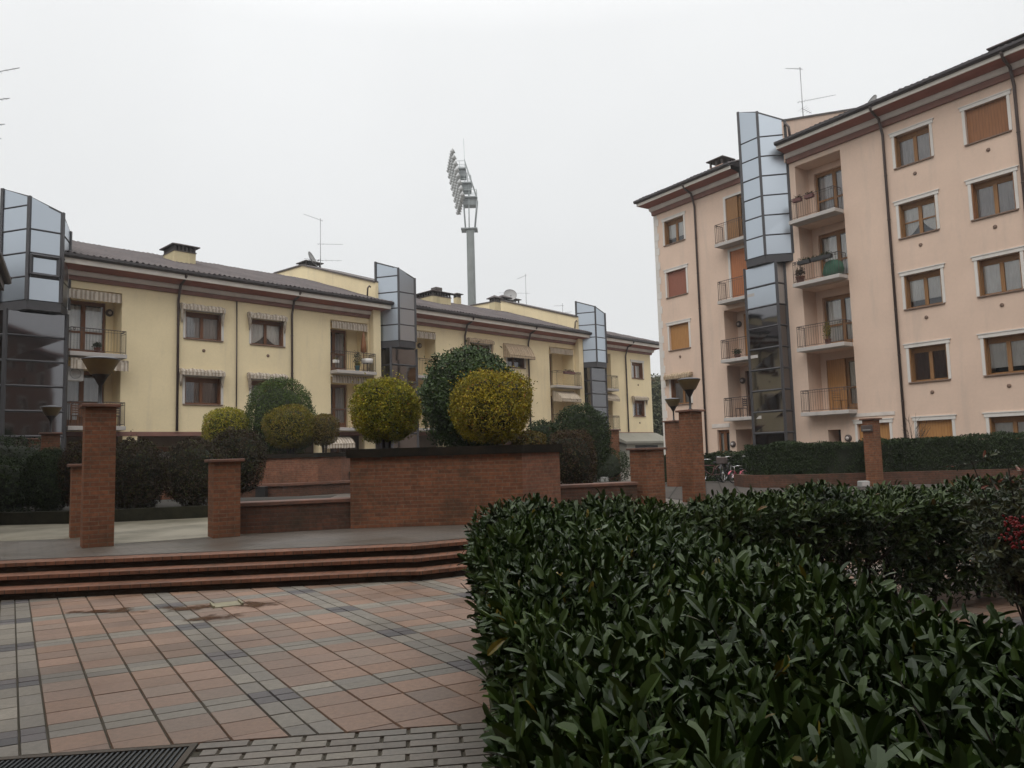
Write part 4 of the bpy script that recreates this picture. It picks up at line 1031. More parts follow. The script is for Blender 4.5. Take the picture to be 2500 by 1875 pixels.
def ball_points(n, a, b, c, rng, seed, p=2.5, amp=.05, zmin=-1.0, inner=.80):
    D = nrm(rng.normal(size=(int(n * 1.6), 3))); D = D[D[:, 2] > zmin][:n]
    r0 = 1.0 / (np.abs(D[:, 0]) ** p + np.abs(D[:, 1]) ** p + np.abs(D[:, 2]) ** p) ** (1 / p)
    r0 = r0 * (1 + lump(D, seed, amp)); rad = r0 * (inner + (1 - inner) * rng.uniform(0, 1, len(D)) ** .45) * (1 + .02 * rng.normal(size=len(D)))
    P = D * rad[:, None] * np.array([a, b, c]); N = nrm(D / np.array([a, b, c])); dep = rad / r0
    return P, N, dep
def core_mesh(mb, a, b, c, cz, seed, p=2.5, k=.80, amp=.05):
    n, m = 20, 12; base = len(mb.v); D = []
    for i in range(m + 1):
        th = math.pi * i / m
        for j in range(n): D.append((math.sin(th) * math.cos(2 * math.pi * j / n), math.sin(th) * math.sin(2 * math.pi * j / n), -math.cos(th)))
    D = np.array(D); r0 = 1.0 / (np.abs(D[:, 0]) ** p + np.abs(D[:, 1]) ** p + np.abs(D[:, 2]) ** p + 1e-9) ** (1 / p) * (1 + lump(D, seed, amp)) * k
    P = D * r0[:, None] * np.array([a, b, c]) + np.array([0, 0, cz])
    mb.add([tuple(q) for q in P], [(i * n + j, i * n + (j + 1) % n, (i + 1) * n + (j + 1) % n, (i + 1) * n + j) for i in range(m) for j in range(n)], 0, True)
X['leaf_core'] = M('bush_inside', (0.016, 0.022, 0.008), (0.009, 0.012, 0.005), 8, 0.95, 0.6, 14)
X['lf_yellow'] = M_leaf('yellow_leaf', (0.075, 0.098, 0.010), (0.36, 0.305, 0.024), .5, (0.20, 0.085, 0.016), .95, spec=.12)
X['lf_gold'] = M_leaf('gold_leaf', (0.10, 0.098, 0.010), (0.37, 0.285, 0.024), .5, (0.24, 0.09, 0.015), .93, spec=.12)
X['lf_olive'] = M_leaf('olive_leaf', (0.075, 0.078, 0.010), (0.215, 0.165, 0.02), .5, (0.15, 0.06, 0.02), .93, spec=.12)
X['lf_bronze'] = M_leaf('bronze_leaf', (0.075, 0.056, 0.012), (0.16, 0.12, 0.022), .5, (0.11, 0.045, 0.02), .9, spec=.12)
X['lf_green'] = M_leaf('green_leaf', (0.018, 0.036, 0.008), (0.052, 0.090, 0.020), .45, spec=.3)
X['lf_dome'] = M_leaf('dome_leaf', (0.028, 0.046, 0.010), (0.074, 0.106, 0.024), .6, spec=.12)
X['lf_dark'] = M_leaf('dark_leaf', (0.013, 0.022, 0.008), (0.036, 0.054, 0.018), .6, spec=.12)
X['lf_purple'] = M_leaf('purple_leaf', (0.020, 0.016, 0.010), (0.062, 0.042, 0.026), .6, (0.065, 0.07, 0.022), .84, spec=.1)
X['lf_brown'] = M_leaf('brown_leaf', (0.020, 0.014, 0.009), (0.075, 0.042, 0.022), .55, (0.07, 0.065, 0.02), .9, spec=.1)
X['lf_olivetree'] = M_leaf('far_leaf', (0.04, 0.05, 0.022), (0.09, 0.095, 0.045), .6)
def bush(name, label, cat, c, a, b, h, z0, mat, n, leaf, seed, p=2.5, amp=.05, zmin=-1.0, group=None, stems=3, spread=.9, aspect=.5, inner=.70, tip=0):
    """clipped shrub: leaves through the outer shell of a lumpy ellipsoid, twiggy inside, stems down to the bed"""
    rng = np.random.default_rng(seed); root = thing(name, label, cat, (c[0], c[1], z0), 0, group)
    cz = c[2] - z0; P, N, dep = ball_points(n, a, b, h, rng, seed, p, amp, zmin, inner); P[:, 2] += cz
    if tip:                                            # loose shoots sticking out of the clipped outline
        q = rng.integers(0, len(P), tip); ex = rng.uniform(.02, .16, (tip, 1)); P = np.concatenate([P, P[q] + N[q] * ex + np.array([0, 0, .5]) * ex]); N = np.concatenate([N, N[q]]); dep = np.concatenate([dep, dep[q]])
    V, T_ = small_leaves(P, N, leaf, rng, spread, aspect)
    t = np.clip(.5 + .28 * rng.normal(size=len(P)), 0, .92); t[rng.uniform(size=len(P)) > .955] = 1.0
    np_mesh('foliage', V, T_, X[mat], root, np.repeat(t, 4))
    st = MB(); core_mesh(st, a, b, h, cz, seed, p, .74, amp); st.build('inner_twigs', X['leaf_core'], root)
    if stems:
        s = MB(); r_ = random.Random(seed)
        for k in range(stems):
            an = 6.28 * k / stems + r_.uniform(-.4, .4); q = a * .16
            s.tube([(q * .6 * math.cos(an), q * .6 * math.sin(an), 0), (q * math.cos(an), q * math.sin(an), cz * .5), (a * .35 * math.cos(an), b * .35 * math.sin(an), cz)], .035, 6, 0, .02)
        s.build('stem', X['trunk'], root)
    return root
# ================================================================ brick pillars, piers, planters
E1 = R(33.5)
def pillar(label, x, y, size, h, group, lamp=None, plate=None, cap=.05, rz=E1, mat='brick', name='brick_pillar', cat='pillar'):
    p = thing(name, label, cat, (x, y, T), rz, group); s = size / 2
    m_ = MB(); m_.bevbox(-s, s, -s, s, -.05, h - cap, .006); m_.build('shaft', X[mat], p)
    c = MB(); c.bevbox(-s - .055, s + .055, -s - .055, s + .055, h - cap, h, .008); c.build('cap', X['cap'], p)
    return p
def post_lamp(label, x, y, z, group, k=1.0):
    l = thing('post_lamp', label, 'lamp', (x, y, z), 0, group)
    b = MB(); b.lathe([(.05 * k, 0), (.05 * k, .02), (.028 * k, .03), (.026 * k, .30 * k), (.04 * k, .32 * k), (.105 * k, .445 * k), (.135 * k, .475 * k)], 20); b.build('post', X['black'], l)
    s = MB(); s.lathe([(.135 * k, .470 * k), (.145 * k, .475 * k), (.255 * k, .685 * k), (.262 * k, .70 * k)], 24); s.build('lamp_shade', X['lampshade'], l)
    t = MB(); t.lathe([(.266 * k, .697 * k), (.268 * k, .712 * k), (.20 * k, .735 * k), (.06 * k, .755 * k), (.001, .757 * k)], 24); t.build('lid', X['lamplid'], l)
    return l
PG, LGp = 'brick pillars around the garden', 'cone lamps on the brick pillars'
pillar('tall brick pillar in the left foreground carrying a cone lamp', -6.40, 11.72, .42, 2.16, PG)
post_lamp('large cone lamp on the tall brick pillar in the left foreground', -6.40, 11.72, T + 2.16, LGp)
pillar('low brick pillar half hidden behind the tall left lamp pillar', -7.52, 13.32, .40, 1.26, PG)
pillar('brick pillar with a cone lamp standing in front of the left glass tower', -12.82, 21.0, .44, 2.16, PG)
post_lamp('small cone lamp in front of the lower left glass tower', -12.82, 21.0, T + 2.16, LGp)
def plaque(label, px, py, dx, dz, rz):
    q = thing('name_plaque', label, 'plaque', (px, py, T + dz), rz, 'dark plaques on brick pillars'); a = MB(); a.bevbox(-.17, .17, -.03, 0, -.09, .09, .006); a.build('plate', X['iron'], q)
    e = MB(); e.box(-.12, .12, -.034, -.0305, -.055, -.035); e.build('strip', X['lightgrey'], q); return q
pillar('brick pillar with a dark plaque between the hedge and the bushes at the far left', -16.35, 26.0, .44, 2.2, PG)
plaque('dark plaque on the far left brick pillar', -16.35 + .235 * math.sin(E1) + .02, 26.0 - .235 * math.cos(E1), 0, 1.88, E1)
pillar('low brick gate pier at the left end of the garden wall', -4.82, 12.66, .42, 1.27, PG)
pillar('tall brick pillar with the nearer lamp in front of the pink house', 4.12, 17.62, .37, 2.12, PG)
post_lamp('larger lamp of the pair in front of the pink house', 4.13, 17.62, T + 2.12, LGp)
pillar('brick pillar half hidden behind the tall pillar before the pink house', 5.32, 25.1, .44, 2.16, PG)
post_lamp('smaller farther lamp of the pair in front of the pink house', 5.32, 25.1, T + 2.16, LGp)
pillar('slim distant brick pillar behind the right end of the garden wall', 4.08, 31.3, .38, 2.1, PG)
plaque('dark plaque on the slim distant pillar behind the garden wall', 4.08 - .205 * math.cos(E1) - .02, 31.3 - .205 * math.sin(E1), 0, 1.8, E1 - math.pi / 2)
pillar('brick pillar with a dark plaque in front of the right hand hedge', 10.34, 21.95, .33, 1.95, PG)
plaque('dark plaque on the pillar in front of the right hand hedge', 10.34 - .185 * math.cos(E1) - .015, 21.95 - .185 * math.sin(E1), 0, 1.66, E1 - math.pi / 2)
pillar('squat wide brick pier at the right end of the garden wall', 3.02, 17.35, .54, 1.27, PG)
def wall_run(name, label, p0, p1, h, th, mat='brick_wet', group=None, capm='cap'):
    L = math.hypot(p1[0] - p0[0], p1[1] - p0[1]); rz = math.atan2(p1[1] - p0[1], p1[0] - p0[0])
    w = thing(name, label, 'wall', (*p0, T), rz, group); a = MB(); a.box(0, L, 0, th, -.05, h - .07); a.build('brickwork', X[mat], w)
    c = MB(); c.bevbox(-.01, L + .01, -.03, th + .03, h - .07, h, .01); c.build('coping', X[capm], w); return w
wall_run('garden_wall', 'low dark brick wall between the left gate pier and the big planter', (-4.66, 12.90), (-2.80, 13.44), .53, .34)
wall_run('garden_wall', 'low brick wall between the big planter and the squat pier at the right', (.75, 16.32), (2.72, 17.0), .52, .34)
def planter(label, poly, h, mats, ch=.15, oh=.06, z0=T, soil=.12):
    c = Vector((sum(p[0] for p in poly) / len(poly), sum(p[1] for p in poly) / len(poly))); pl_ = thing('brick_planter', label, 'planter', (c.x, c.y, z0), 0)
    P = [(p[0] - c.x, p[1] - c.y) for p in poly]; n = len(P)
    def off(d): return [tuple(x) for x in offset_line(P + [P[0], P[1]], d)][1:n + 1]
    inn = off(.24); a = MB(); ii = MB(); cp = MB(); out = off(-oh); ci = off(.28); P1 = P[1:] + P[:1]; k = h - ch
    for i in range(n):
        j = (i + 1) % n; w = a.quad; mi = mats[(i + 1) % n] if isinstance(mats, list) else 0
        a.quad((*P1[i], -.05), (*P1[j], -.05), (*P1[j], k), (*P1[i], k), mi)
        for (A, B, za, zb) in ((out, out, k, h), ): cp.quad((*A[i], za), (*A[j], za), (*A[j], zb), (*A[i], zb))
        cp.quad((*out[i], h), (*out[j], h), (*ci[j], h), (*ci[i], h)); cp.quad((*out[j], k), (*out[i], k), (*P1[i], k), (*P1[j], k)); cp.quad((*ci[i], h), (*ci[j], h), (*ci[j], h - .3), (*ci[i], h - .3))
    a.build('brickwork', [X['brick'], X['brick_right'], X['brick_wet']], pl_); cp.build('coping', X['coping_dark'], pl_)
    s = MB(); s.add([(*p, h - soil) for p in ci], [tuple(range(n))]); s.build('soil', X['soil'], pl_); return pl_
planter('big brick planter with a dark coping in the middle, holding two yellow bushes', [(-2.88, 13.36), (.14, 13.60), (.86, 14.45), (.95, 16.35), (.2, 17.6), (-2.2, 17.5), (-3.0, 16.4), (-3.04, 14.6)], 1.38, [0, 1, 0, 0, 0, 0, 0, 0])  # right front face in lighter brick, its extra sky light put into the colour
planter('second brick planter with a bench round it, behind the left gate pier', [(-10.4, 27.2), (-9.25, 26.25), (-6.75, 26.2), (-6.2, 27.3), (-6.1, 29.4), (-7.4, 30.6), (-9.6, 30.4), (-10.5, 29.2)], 1.44, [1] * 8)
# bench in front of it
bn = thing('garden_bench', 'long low brick bench with a timber seat under the second planter', 'bench', (-7.7, 25.35, T), 0)
pts = [(-3.6, .55), (-1.75, .25), (.0, .0), (2.9, 2.35)]
ba = MB(); bk = offset_line(pts, .55)
for i in range(3): ba.quad((*pts[i], -.05), (*pts[i + 1], -.05), (*pts[i + 1], .36), (*pts[i], .36)); ba.quad((*pts[i], .36), (*pts[i + 1], .36), (*bk[i + 1], .36), (*bk[i], .36))
ba.build('brickwork', X['brick_wet'], bn)
bs_ = MB(); fo = offset_line(pts, -.07)
for i in range(3):
    bs_.quad((*fo[i], .365), (*fo[i + 1], .365), (*fo[i + 1], .44), (*fo[i], .44)); bs_.quad((*fo[i], .44), (*fo[i + 1], .44), (*bk[i + 1], .44), (*bk[i], .44)); bs_.quad((*fo[i + 1], .364), (*fo[i], .364), (*bk[i], .364), (*bk[i + 1], .364))
bs_.build('seat', X['cap'], bn)
bi = thing('niche_block', 'small black box standing in for the dark niche under the far bench', 'niche', (-8.35, 25.2, T), R(-5)); q = MB(); q.bevbox(-.16, .16, -.15, .1, .0, .36, .02); q.build('body', X['black'], bi); q = MB(); q.bevbox(-.17, .17, -.16, .11, .362, .385, .006); q.build('lid', X['iron'], bi)  # black box added in place of the dark niche beneath the bench
# left flower bed with its kerb
kb = thing('bed_kerb', 'long mossy kerb in front of the dark clipped bushes at the left', 'kerb', (0, 0, T), 0); a = MB(); kp = [(-19, 17.2), (-12, 16.62), (-9.2, 16.35), (-6.95, 17.0), (-4.6, 18.3)]; kk = offset_line(kp, .22)
for i in range(4):
    a.quad((*kp[i], -.05), (*kp[i + 1], -.05), (*kp[i + 1], .26), (*kp[i], .26)); a.quad((*kp[i], .26), (*kp[i + 1], .26), (*kk[i + 1], .26), (*kk[i], .26)); a.quad((*kk[i + 1], -.05), (*kk[i], -.05), (*kk[i], .26), (*kk[i + 1], .26))
a.build('kerbstone', X['kerb'], kb)
sb = MB(); sb.add([(*p, T + .2) for p in kk] + [(-5.0, 21.5, T + .2), (-19, 22, T + .2)], [tuple(range(7))]); tag(sb.build('bed_soil', X['soil']), kind='structure')
# pale border stones behind the bed
bo = thing('border_wall', 'low brick border glimpsed behind the dark bushes at the left', 'wall', (-16, 22.6, T), R(6)); a = MB(); a.box(0, 6.5, 0, .25, -.05, .42); a.build('brickwork', X['brick_right'], bo); a = MB(); a.box(0, 6.5, -.03, .28, .42, .46); a.build('coping', X['path'], bo)
# ================================================================ clipped bushes
BT = T + 1.38 - .12
YG = 'yellow ball bushes'
bush('yellow_bush', 'golden yellow ball bush at the right of the big planter', 'bush', (-.41, 14.95, 2.52), .78, .76, .70, BT, 'lf_gold', 24000, .047, 11, 2.7, .05, group=YG, tip=500)
bush('yellow_bush', 'green yellow ball bush at the left of the big planter', 'bush', (-2.52, 14.95, 2.50), .64, .62, .62, BT, 'lf_yellow', 20000, .046, 12, 2.4, .06, group=YG, tip=700)
bush('evergreen_bush', 'big dark glossy evergreen bush rising between the two yellow bushes', 'bush', (-.92, 16.5, 2.78), 1.06, .95, 1.12, BT, 'lf_green', 19000, .085, 13, 2.3, .05, tip=350, aspect=.45)
bush('evergreen_bush', 'large green dome bush on the second planter', 'bush', (-8.72, 28.4, 3.1), 1.28, 1.2, 1.55, T + 1.3, 'lf_dome', 20000, .070, 14, 2.3, .04, stems=1, tip=150)
bush('olive_bush', 'broad olive ball bush in front of the green dome', 'bush', (-8.05, 27.35, 2.78), .98, .75, .80, T + 1.3, 'lf_olive', 14000, .06, 15, 2.4, .04)
bush('olive_bush', 'smaller bronze ball bush right of the broad olive one', 'bush', (-6.88, 27.6, 2.66), .52, .5, .60, T + 1.3, 'lf_bronze', 7000, .055, 16, 2.4, .04)
bush('yellow_bush', 'small yellow ball bush left of the green dome, over the dark hedge', 'bush', (-10.45, 27.6, 2.85), .83, .75, .70, T + .2, 'lf_yellow', 11000, .06, 17, 2.5, .04, group=YG)
HG = 'dark clipped bushes in the left bed'
def dark(label, c, a, b, h, seed, mat='lf_purple', n=11000, lf=.055): return bush('clipped_bush', label, 'bush', c, a, b, h, T + .2, mat, n, lf, seed, 2.6, .06, group=HG, inner=.72, tip=90)
dark('dark bush just right of the tall lamp pillar', (-8.62, 17.4, 1.32), .55, .55, .80, 21)
dark('widest dark bush, left of the gate pier', (-7.45, 17.75, 1.36), .72, .65, .76, 22)
dark('dark purple bush rising behind the gate pier', (-6.95, 19.0, 1.62), .66, .6, .76, 23)
dark('green leaved bush left of the tall lamp pillar', (-10.85, 17.7, 1.30), .48, .5, .68, 24, 'lf_dark')
dark('brownish bush touching the left side of the tall lamp pillar', (-10.05, 17.9, 1.36), .55, .5, .78, 25, 'lf_brown')
dark('dark bush partly behind the tall lamp pillar', (-9.45, 18.6, 1.38), .55, .5, .80, 26)
bush('clipped_hedge', 'dark green hedge behind the plaque pillar at the left edge', 'hedge', (-15.6, 22.4, 1.45), 2.2, .8, 1.08, T, 'lf_dark', 9000, .075, 27, 3.5, .04)
bush('clipped_hedge', 'dark green hedge block in front at the left edge', 'hedge', (-12.2, 17.7, 1.15), 1.35, .7, .72, T + .2, 'lf_dark', 9000, .07, 28, 3.5, .04, tip=300)
bush('clipped_bush', 'brown topped bush right of the big planter', 'bush', (1.42, 18.9, 1.42), .60, .58, .78, T, 'lf_brown', 8000, .055, 31, 2.7, .05, inner=.74, tip=300)
bush('evergreen_bush', 'large dark evergreen behind the brown topped bush', 'bush', (2.1, 23.6, 1.95), .95, .85, 1.05, T, 'lf_dark', 12000, .075, 32, 2.3, .05, tip=300)
bush('evergreen_bush', 'small dark round bush beside the golden bush', 'bush', (.78, 20.3, 1.95), .44, .44, .52, T, 'lf_dark', 3500, .06, 33, 2.4, .05, stems=3)
bush('clipped_bush', 'greyish green bush peeping over the right corner of the planter', 'bush', (.32, 17.0, 1.78), .40, .36, .32, BT - .1, 'lf_bronze', 3000, .055, 34, 2.4, .07, stems=2)
bush('clipped_hedge', 'low dark hedge between the brown bush and the slim pillar', 'hedge', (3.1, 30.6, 1.0), 1.5, .5, .66, T, 'lf_dark', 5000, .075, 35, 4, .03)
bush('leafy_plant', 'small bright green plant before the low dark hedge', 'plant', (2.32, 24.2, .62), .16, .16, .28, T, 'lf_olive', 400, .08, 36, 2, .1, stems=2)
# ================================================================ hedges before the pink house
def hedge_box(label, p0, p1, th, z0, h, mat, n, leaf, seed, group, base=None, jit=.05):
    L = math.hypot(p1[0] - p0[0], p1[1] - p0[1]); rz = math.atan2(p1[1] - p0[1], p1[0] - p0[0]); rng = np.random.default_rng(seed)
    hd = thing('clipped_hedge', label, 'hedge', (*p0, z0), rz, group); A = [L * h, L * th, th * h, th * h]; A = np.array(A) / sum(A); P = []; N = []
    for k, fr_ in enumerate(A):
        m_ = int(n * fr_); u, v = rng.uniform(0, 1, m_), rng.uniform(0, 1, m_)
        if k == 0: P.append(np.stack([u * L, np.zeros(m_), v * h], 1)); N.append(np.tile([0, -1., 0], (m_, 1)))
        elif k == 1: P.append(np.stack([u * L, v * th, np.full(m_, h)], 1)); N.append(np.tile([0, 0, 1.], (m_, 1)))
        else: P.append(np.stack([np.full(m_, 0 if k == 2 else L), u * th, v * h], 1)); N.append(np.tile([-1. if k == 2 else 1., 0, 0], (m_, 1)))
    P = np.concatenate(P); N = np.concatenate(N); P += N * (lump(P, seed, jit, 2.2) - rng.uniform(0, .12, len(P)))[:, None]
    V, T_ = small_leaves(P, N, leaf, rng); t = np.clip(.5 + .28 * rng.normal(size=len(P)), 0, .92); np_mesh('foliage', V, T_, X[mat], hd, np.repeat(t, 4))
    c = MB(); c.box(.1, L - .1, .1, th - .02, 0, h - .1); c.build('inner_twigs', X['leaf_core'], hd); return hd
RG = 'clipped hedges in front of the pink house'
hedge_box('long dark hedge left of the plaque pillar, on a low brick wall', (7.15, 23.15), (11.4, 22.55), 1.0, T + .36, .92, 'lf_dark', 15000, .07, 41, RG)
hedge_box('long dark hedge right of the plaque pillar, reaching the right edge', (11.42, 22.6), (22.0, 22.3), 1.0, T + .36, .98, 'lf_dark', 26000, .07, 42, RG)
hedge_box('lower hedge behind the parked bicycles', (4.5, 28.3), (9.4, 28.0), .8, T, 1.03, 'lf_dark', 9000, .08, 43, RG)
hw = thing('hedge_wall', 'low mossy brick wall carrying the hedge before the pink house', 'wall', (0, 0, T), 0); a = MB(); hp = [(7.0, 24.4), (6.95, 23.3), (7.3, 22.75), (8.2, 22.3), (11.4, 22.25), (22.5, 21.95)]; hk = offset_line(hp, .25)
for i in range(5): a.quad((*hp[i], -.05), (*hp[i + 1], -.05), (*hp[i + 1], .37), (*hp[i], .37)); a.quad((*hp[i], .37), (*hp[i + 1], .37), (*hk[i + 1], .37), (*hk[i], .37))
a.build('brickwork', X['brick_wet'], hw)
sb = MB(); sb.add([(*p, T + .33) for p in hk] + [(22.5, 25, T + .33), (7.2, 25, T + .33)], [tuple(range(8))]); tag(sb.build('bed_soil', X['soil']), kind='structure')
bx = thing('ground_lamp', 'small pale box lamp at the foot of the plaque pillar', 'lamp', (9.85, 21.6, T), R(5)); q = MB(); q.bevbox(-.13, .13, -.1, .1, .0, .18, .02); q.build('body', X['lightgrey'], bx); q = MB(); q.box(-.1, .1, -.104, -.1005, .04, .14); q.build('lens', X['curtain_grey'], bx)
bx = thing('ground_lamp', 'small pale box lamp beside the slim distant pillar', 'lamp', (3.55, 30.3, T), R(5)); q = MB(); q.bevbox(-.16, .16, -.1, .1, .0, .20, .02); q.build('body', X['lightgrey'], bx)
# bare twiggy shrub by the pink wall
def bare_shrub(label, x, y, z, h, seed, n=16):
    b = thing('bare_shrub', label, 'shrub', (x, y, z), 0); r_ = random.Random(seed); m_ = MB()
    for k in range(n):
        an = r_.uniform(0, 6.28); s = r_.uniform(.12, .5); hh = h * r_.uniform(.6, 1); p1 = (s * .35 * math.cos(an), s * .35 * math.sin(an), hh * .5); p2 = (s * math.cos(an), s * math.sin(an), hh)
        m_.tube([(0, 0, 0), p1, p2], .012, 4, 0, .004)
        for q in range(3):
            t = r_.uniform(.3, .9); a = an + r_.uniform(-1, 1); c = (p1[0] + (p2[0] - p1[0]) * t, p1[1] + (p2[1] - p1[1]) * t, p1[2] + (p2[2] - p1[2]) * t); m_.tube([c, (c[0] + .2 * math.cos(a), c[1] + .2 * math.sin(a), c[2] + .25)], .006, 4, 0, .003)
    m_.build('branches', X['twig'], b); return b
bare_shrub('bare twiggy shrub against the pink wall beside the drainpipe', 14.2, 27.0, T, 2.3, 5)
# far dark conifers and a red roof in the gap between the two houses
tr = thing('conifer_hedge', 'tall dark olive conifer hedge in the gap between the two houses', 'tree', (14.4, 72, T), 0); rng = np.random.default_rng(50)
P, N, dep = ball_points(9000, 3.0, 1.6, 4.2, rng, 50, 4, .08); P[:, 2] += 3.6; V, T_ = small_leaves(P, N, .3, rng); np_mesh('crown', V, T_, X['lf_olivetree'], tr, np.repeat(np.clip(.5 + .3 * rng.normal(size=len(P)), 0, .92), 4)); q = MB(); core_mesh(q, 3, 1.6, 4.2, 3.6, 50, 4, .85, .08); q.build('inner_twigs', X['leaf_core'], tr)
q = MB(); q.tube([(0, 0, -.1), (0, 0, 3)], .18, 8); q.build('trunk', X['trunk'], tr)
fh = thing('distant_house', 'distant house with a dull red roof seen in the gap between the houses', 'house', (14.5, 88, T), 0); q = MB(); q.box(-5, 5, -4, 4, -.1, 7.2); q.build('wall', X['grey_render'], fh); q = MB(); q.extr_x([(-4.6, 7.1), (0, 9.6), (4.6, 7.1)], -5.4, 5.4); q.build('roof', X['soffit'], fh)
# ================================================================ the laurel hedges in the foreground
def laurel(P, A, rng, per=8, L=.095, spread=(.35, 1.25), stem=.16):
    """shoots: axis A from point P, 'per' leaves winding round it; returns verts, tris, tint"""
    n = len(P); k = np.tile(np.arange(per), n); idx = np.repeat(np.arange(n), per)
    ax = A[idx]; f = (k + rng.uniform(-.3, .3, len(k))) / per; f = np.clip(f, 0, 1)
    ref = nrm(np.cross(ax, np.tile([.3, .2, 1.0], (len(k), 1)) + 1e-3)); b2 = np.cross(ax, ref)
    ph = (k * 2.4 + rng.uniform(0, 6.28, n)[idx] + rng.normal(0, .25, len(k)))[:, None]
    rad = ref * np.cos(ph) + b2 * np.sin(ph)
    op = (spread[1] + (spread[0] - spread[1]) * f + rng.normal(0, .18, len(k)))[:, None]
    d = nrm(ax * np.cos(op) + rad * np.sin(op)); up = nrm(ax * np.sin(op) - rad * np.cos(op) + 1e-6)
    up = nrm(up + .25 * rng.normal(size=up.shape)); s = nrm(np.cross(d, up)); up = np.cross(s, d)
    ln = (L * np.clip(rng.lognormal(0, .24, n), .5, 1.65)[idx] * (1.05 - .35 * np.abs(f - .45)) * rng.uniform(.85, 1.15, len(k)))[:, None]
    wd_ = ln * rng.uniform(.30, .40, (len(k), 1)) * .5
    base = P[idx] + ax * (f[:, None] - .6) * stem
    droop = rng.uniform(.02, .28, (len(k), 1)); fold = rng.uniform(.15, .55, (len(k), 1)); tw = rng.normal(0, .12, (len(k), 1))
    ts = [0.0, .26, .58, .86, 1.0]; ws = [.10, .66, 1.0, .72, 0.0]; rows_ = []
    for t, w in zip(ts, ws):
        c = base + d * ln * t - up * ln * droop * t * t
        if w == 0: rows_.append([c])
        else:
            ss = s + up * tw * t
            rows_.append([c + ss * wd_ * w + up * wd_ * w * fold, c, c - ss * wd_ * w + up * wd_ * w * fold])
    V = np.stack([q for r_ in rows_ for q in r_], 1); nv = V.shape[1]
    F = []
    for j in range(3):
        a = 3 * j; b = a + 3
        F += [(a, a + 1, b + 1), (a, b + 1, b), (a + 1, a + 2, b + 2), (a + 1, b + 2, b + 1)]
    F += [(9, 10, 12), (10, 11, 12)]
    F = (np.arange(len(k))[:, None, None] * nv + np.array(F)[None]).reshape(-1, 3)
    t = np.clip(.40 + .30 * rng.normal(size=n)[idx] + .16 * rng.normal(size=len(k)) + .25 * (f - .5), 0, .9); t[rng.uniform(size=len(k)) > .993] = 1.0
    return V.reshape(-1, 3), F, np.repeat(t, nv), nv
X['laurel'] = M_leaf('laurel_leaf', (0.018, 0.040, 0.007), (0.058, 0.100, 0.016), .36, (0.18, 0.14, 0.02), .97, spec=.30, nscale=1.2, gloss=(.24, .6))
X['laurel2'] = M_leaf('laurel_leaf_small', (0.018, 0.038, 0.007), (0.060, 0.095, 0.018), .42, (0.13, 0.075, 0.02), .97, spec=.32, nscale=1.2)
rng = np.random.default_rng(91)
def xl(y): return .03 - .080 * (y - 1.85)                     # left and right edges of the near hedge
def xr(y): return np.where(y < 2.6, 1.85, 1.75 - .165 * (y - 2.6))
def ztop(x, y): return .97 + .04 * np.sin(2.1 * x + 1.3 * y) + .035 * np.sin(5 * x - 3.1 * y) + .03 * np.sin(1.1 * y + 2)
root = thing('laurel_hedge', 'near laurel hedge filling the lower right of the photo, glossy long leaves', 'hedge', (0, 0, 0), 0)
Pn, An = [], []
def add_(P, A): Pn.append(P); An.append(A)
# top: more shoots where they are nearest
n = 7000; y = 1.05 + (rng.uniform(0, 1, n) ** 1.25) * 5.75; u = rng.uniform(-.02, 1.02, n); x = xl(y) + u * (xr(y) - xl(y))
z = ztop(x, y) - np.abs(rng.normal(0, .10, n)) + .09 * (rng.uniform(size=n) > .95) - .12 * np.exp(-((u - 0) / .07) ** 2) - .12 * np.exp(-((u - 1) / .07) ** 2)
add_(np.stack([x, y, z], 1), nrm(np.stack([rng.normal(0, .55, n) + .35 * (u - .5), rng.normal(0, .55, n), np.ones(n)], 1)))
# left face
n = 3000; y = 1.2 + rng.uniform(0, 1, n) * 5.7; z = .08 + .86 * rng.uniform(0, 1, n) ** .8; x = xl(y) + .05 + np.abs(rng.normal(0, .07, n)) + .05 * np.sin(3 * y + 2 * z) + .06 * np.sin(7 * z + y) + .10 * (1 - z)
add_(np.stack([x, y, z], 1), nrm(np.stack([-np.ones(n) * .8 + rng.normal(0, .4, n), rng.normal(0, .5, n), .55 + rng.normal(0, .35, n)], 1)))
# far end face and right face
n = 900; y = 1.5 + rng.uniform(0, 1, n) * 4.6; z = .25 + .68 * rng.uniform(0, 1, n) ** .7; x = xr(y) - np.abs(rng.normal(0, .07, n)) - .05
add_(np.stack([x, y, z], 1), nrm(np.stack([np.ones(n) * .7 + rng.normal(0, .4, n), rng.normal(0, .5, n), .6 + rng.normal(0, .35, n)], 1)))
P = np.concatenate(Pn); A = np.concatenate(An)
V, F, t, nv = laurel(P, A, rng, 8, .072)
np_mesh('foliage', V, F, X['laurel'], root, t)
sh = MB(); r_ = random.Random(5)                                 # upright shoots and inner wood
for i in range(0, len(Pn[0]), 3):
    a = Vector(P[i]) - Vector(A[i]) * .24
    if float(xl(a.y)) + .12 < a.x < float(xr(np.array(a.y))) - .1: sh.tube([a, Vector(P[i]) + Vector(A[i]) * .05], .0042, 4, 0, .002)
for i in range(90):
    y0 = r_.uniform(1.4, 6.6); xa, xb = float(xl(y0)), float(xr(np.array(y0))); x0 = r_.uniform(xa + .5, xb - .4); sh.tube([(x0, y0, 0), (x0 + r_.uniform(-.1, .1), y0 + r_.uniform(-.1, .1), .4), (x0 + r_.uniform(-.25, .25), y0 + r_.uniform(-.3, .3), .82)], .014, 5, 0, .006)
sh.build('shoots', X['twig'], root)
co = MB(); pl_ = []
ys = [1.25, 2.6, 4.3, 5.6, 6.7]
for yy in ys: pl_.append((float(xl(yy)) + .26, yy))
for yy in reversed(ys): pl_.append((float(xr(np.array(yy))) - .20, yy))
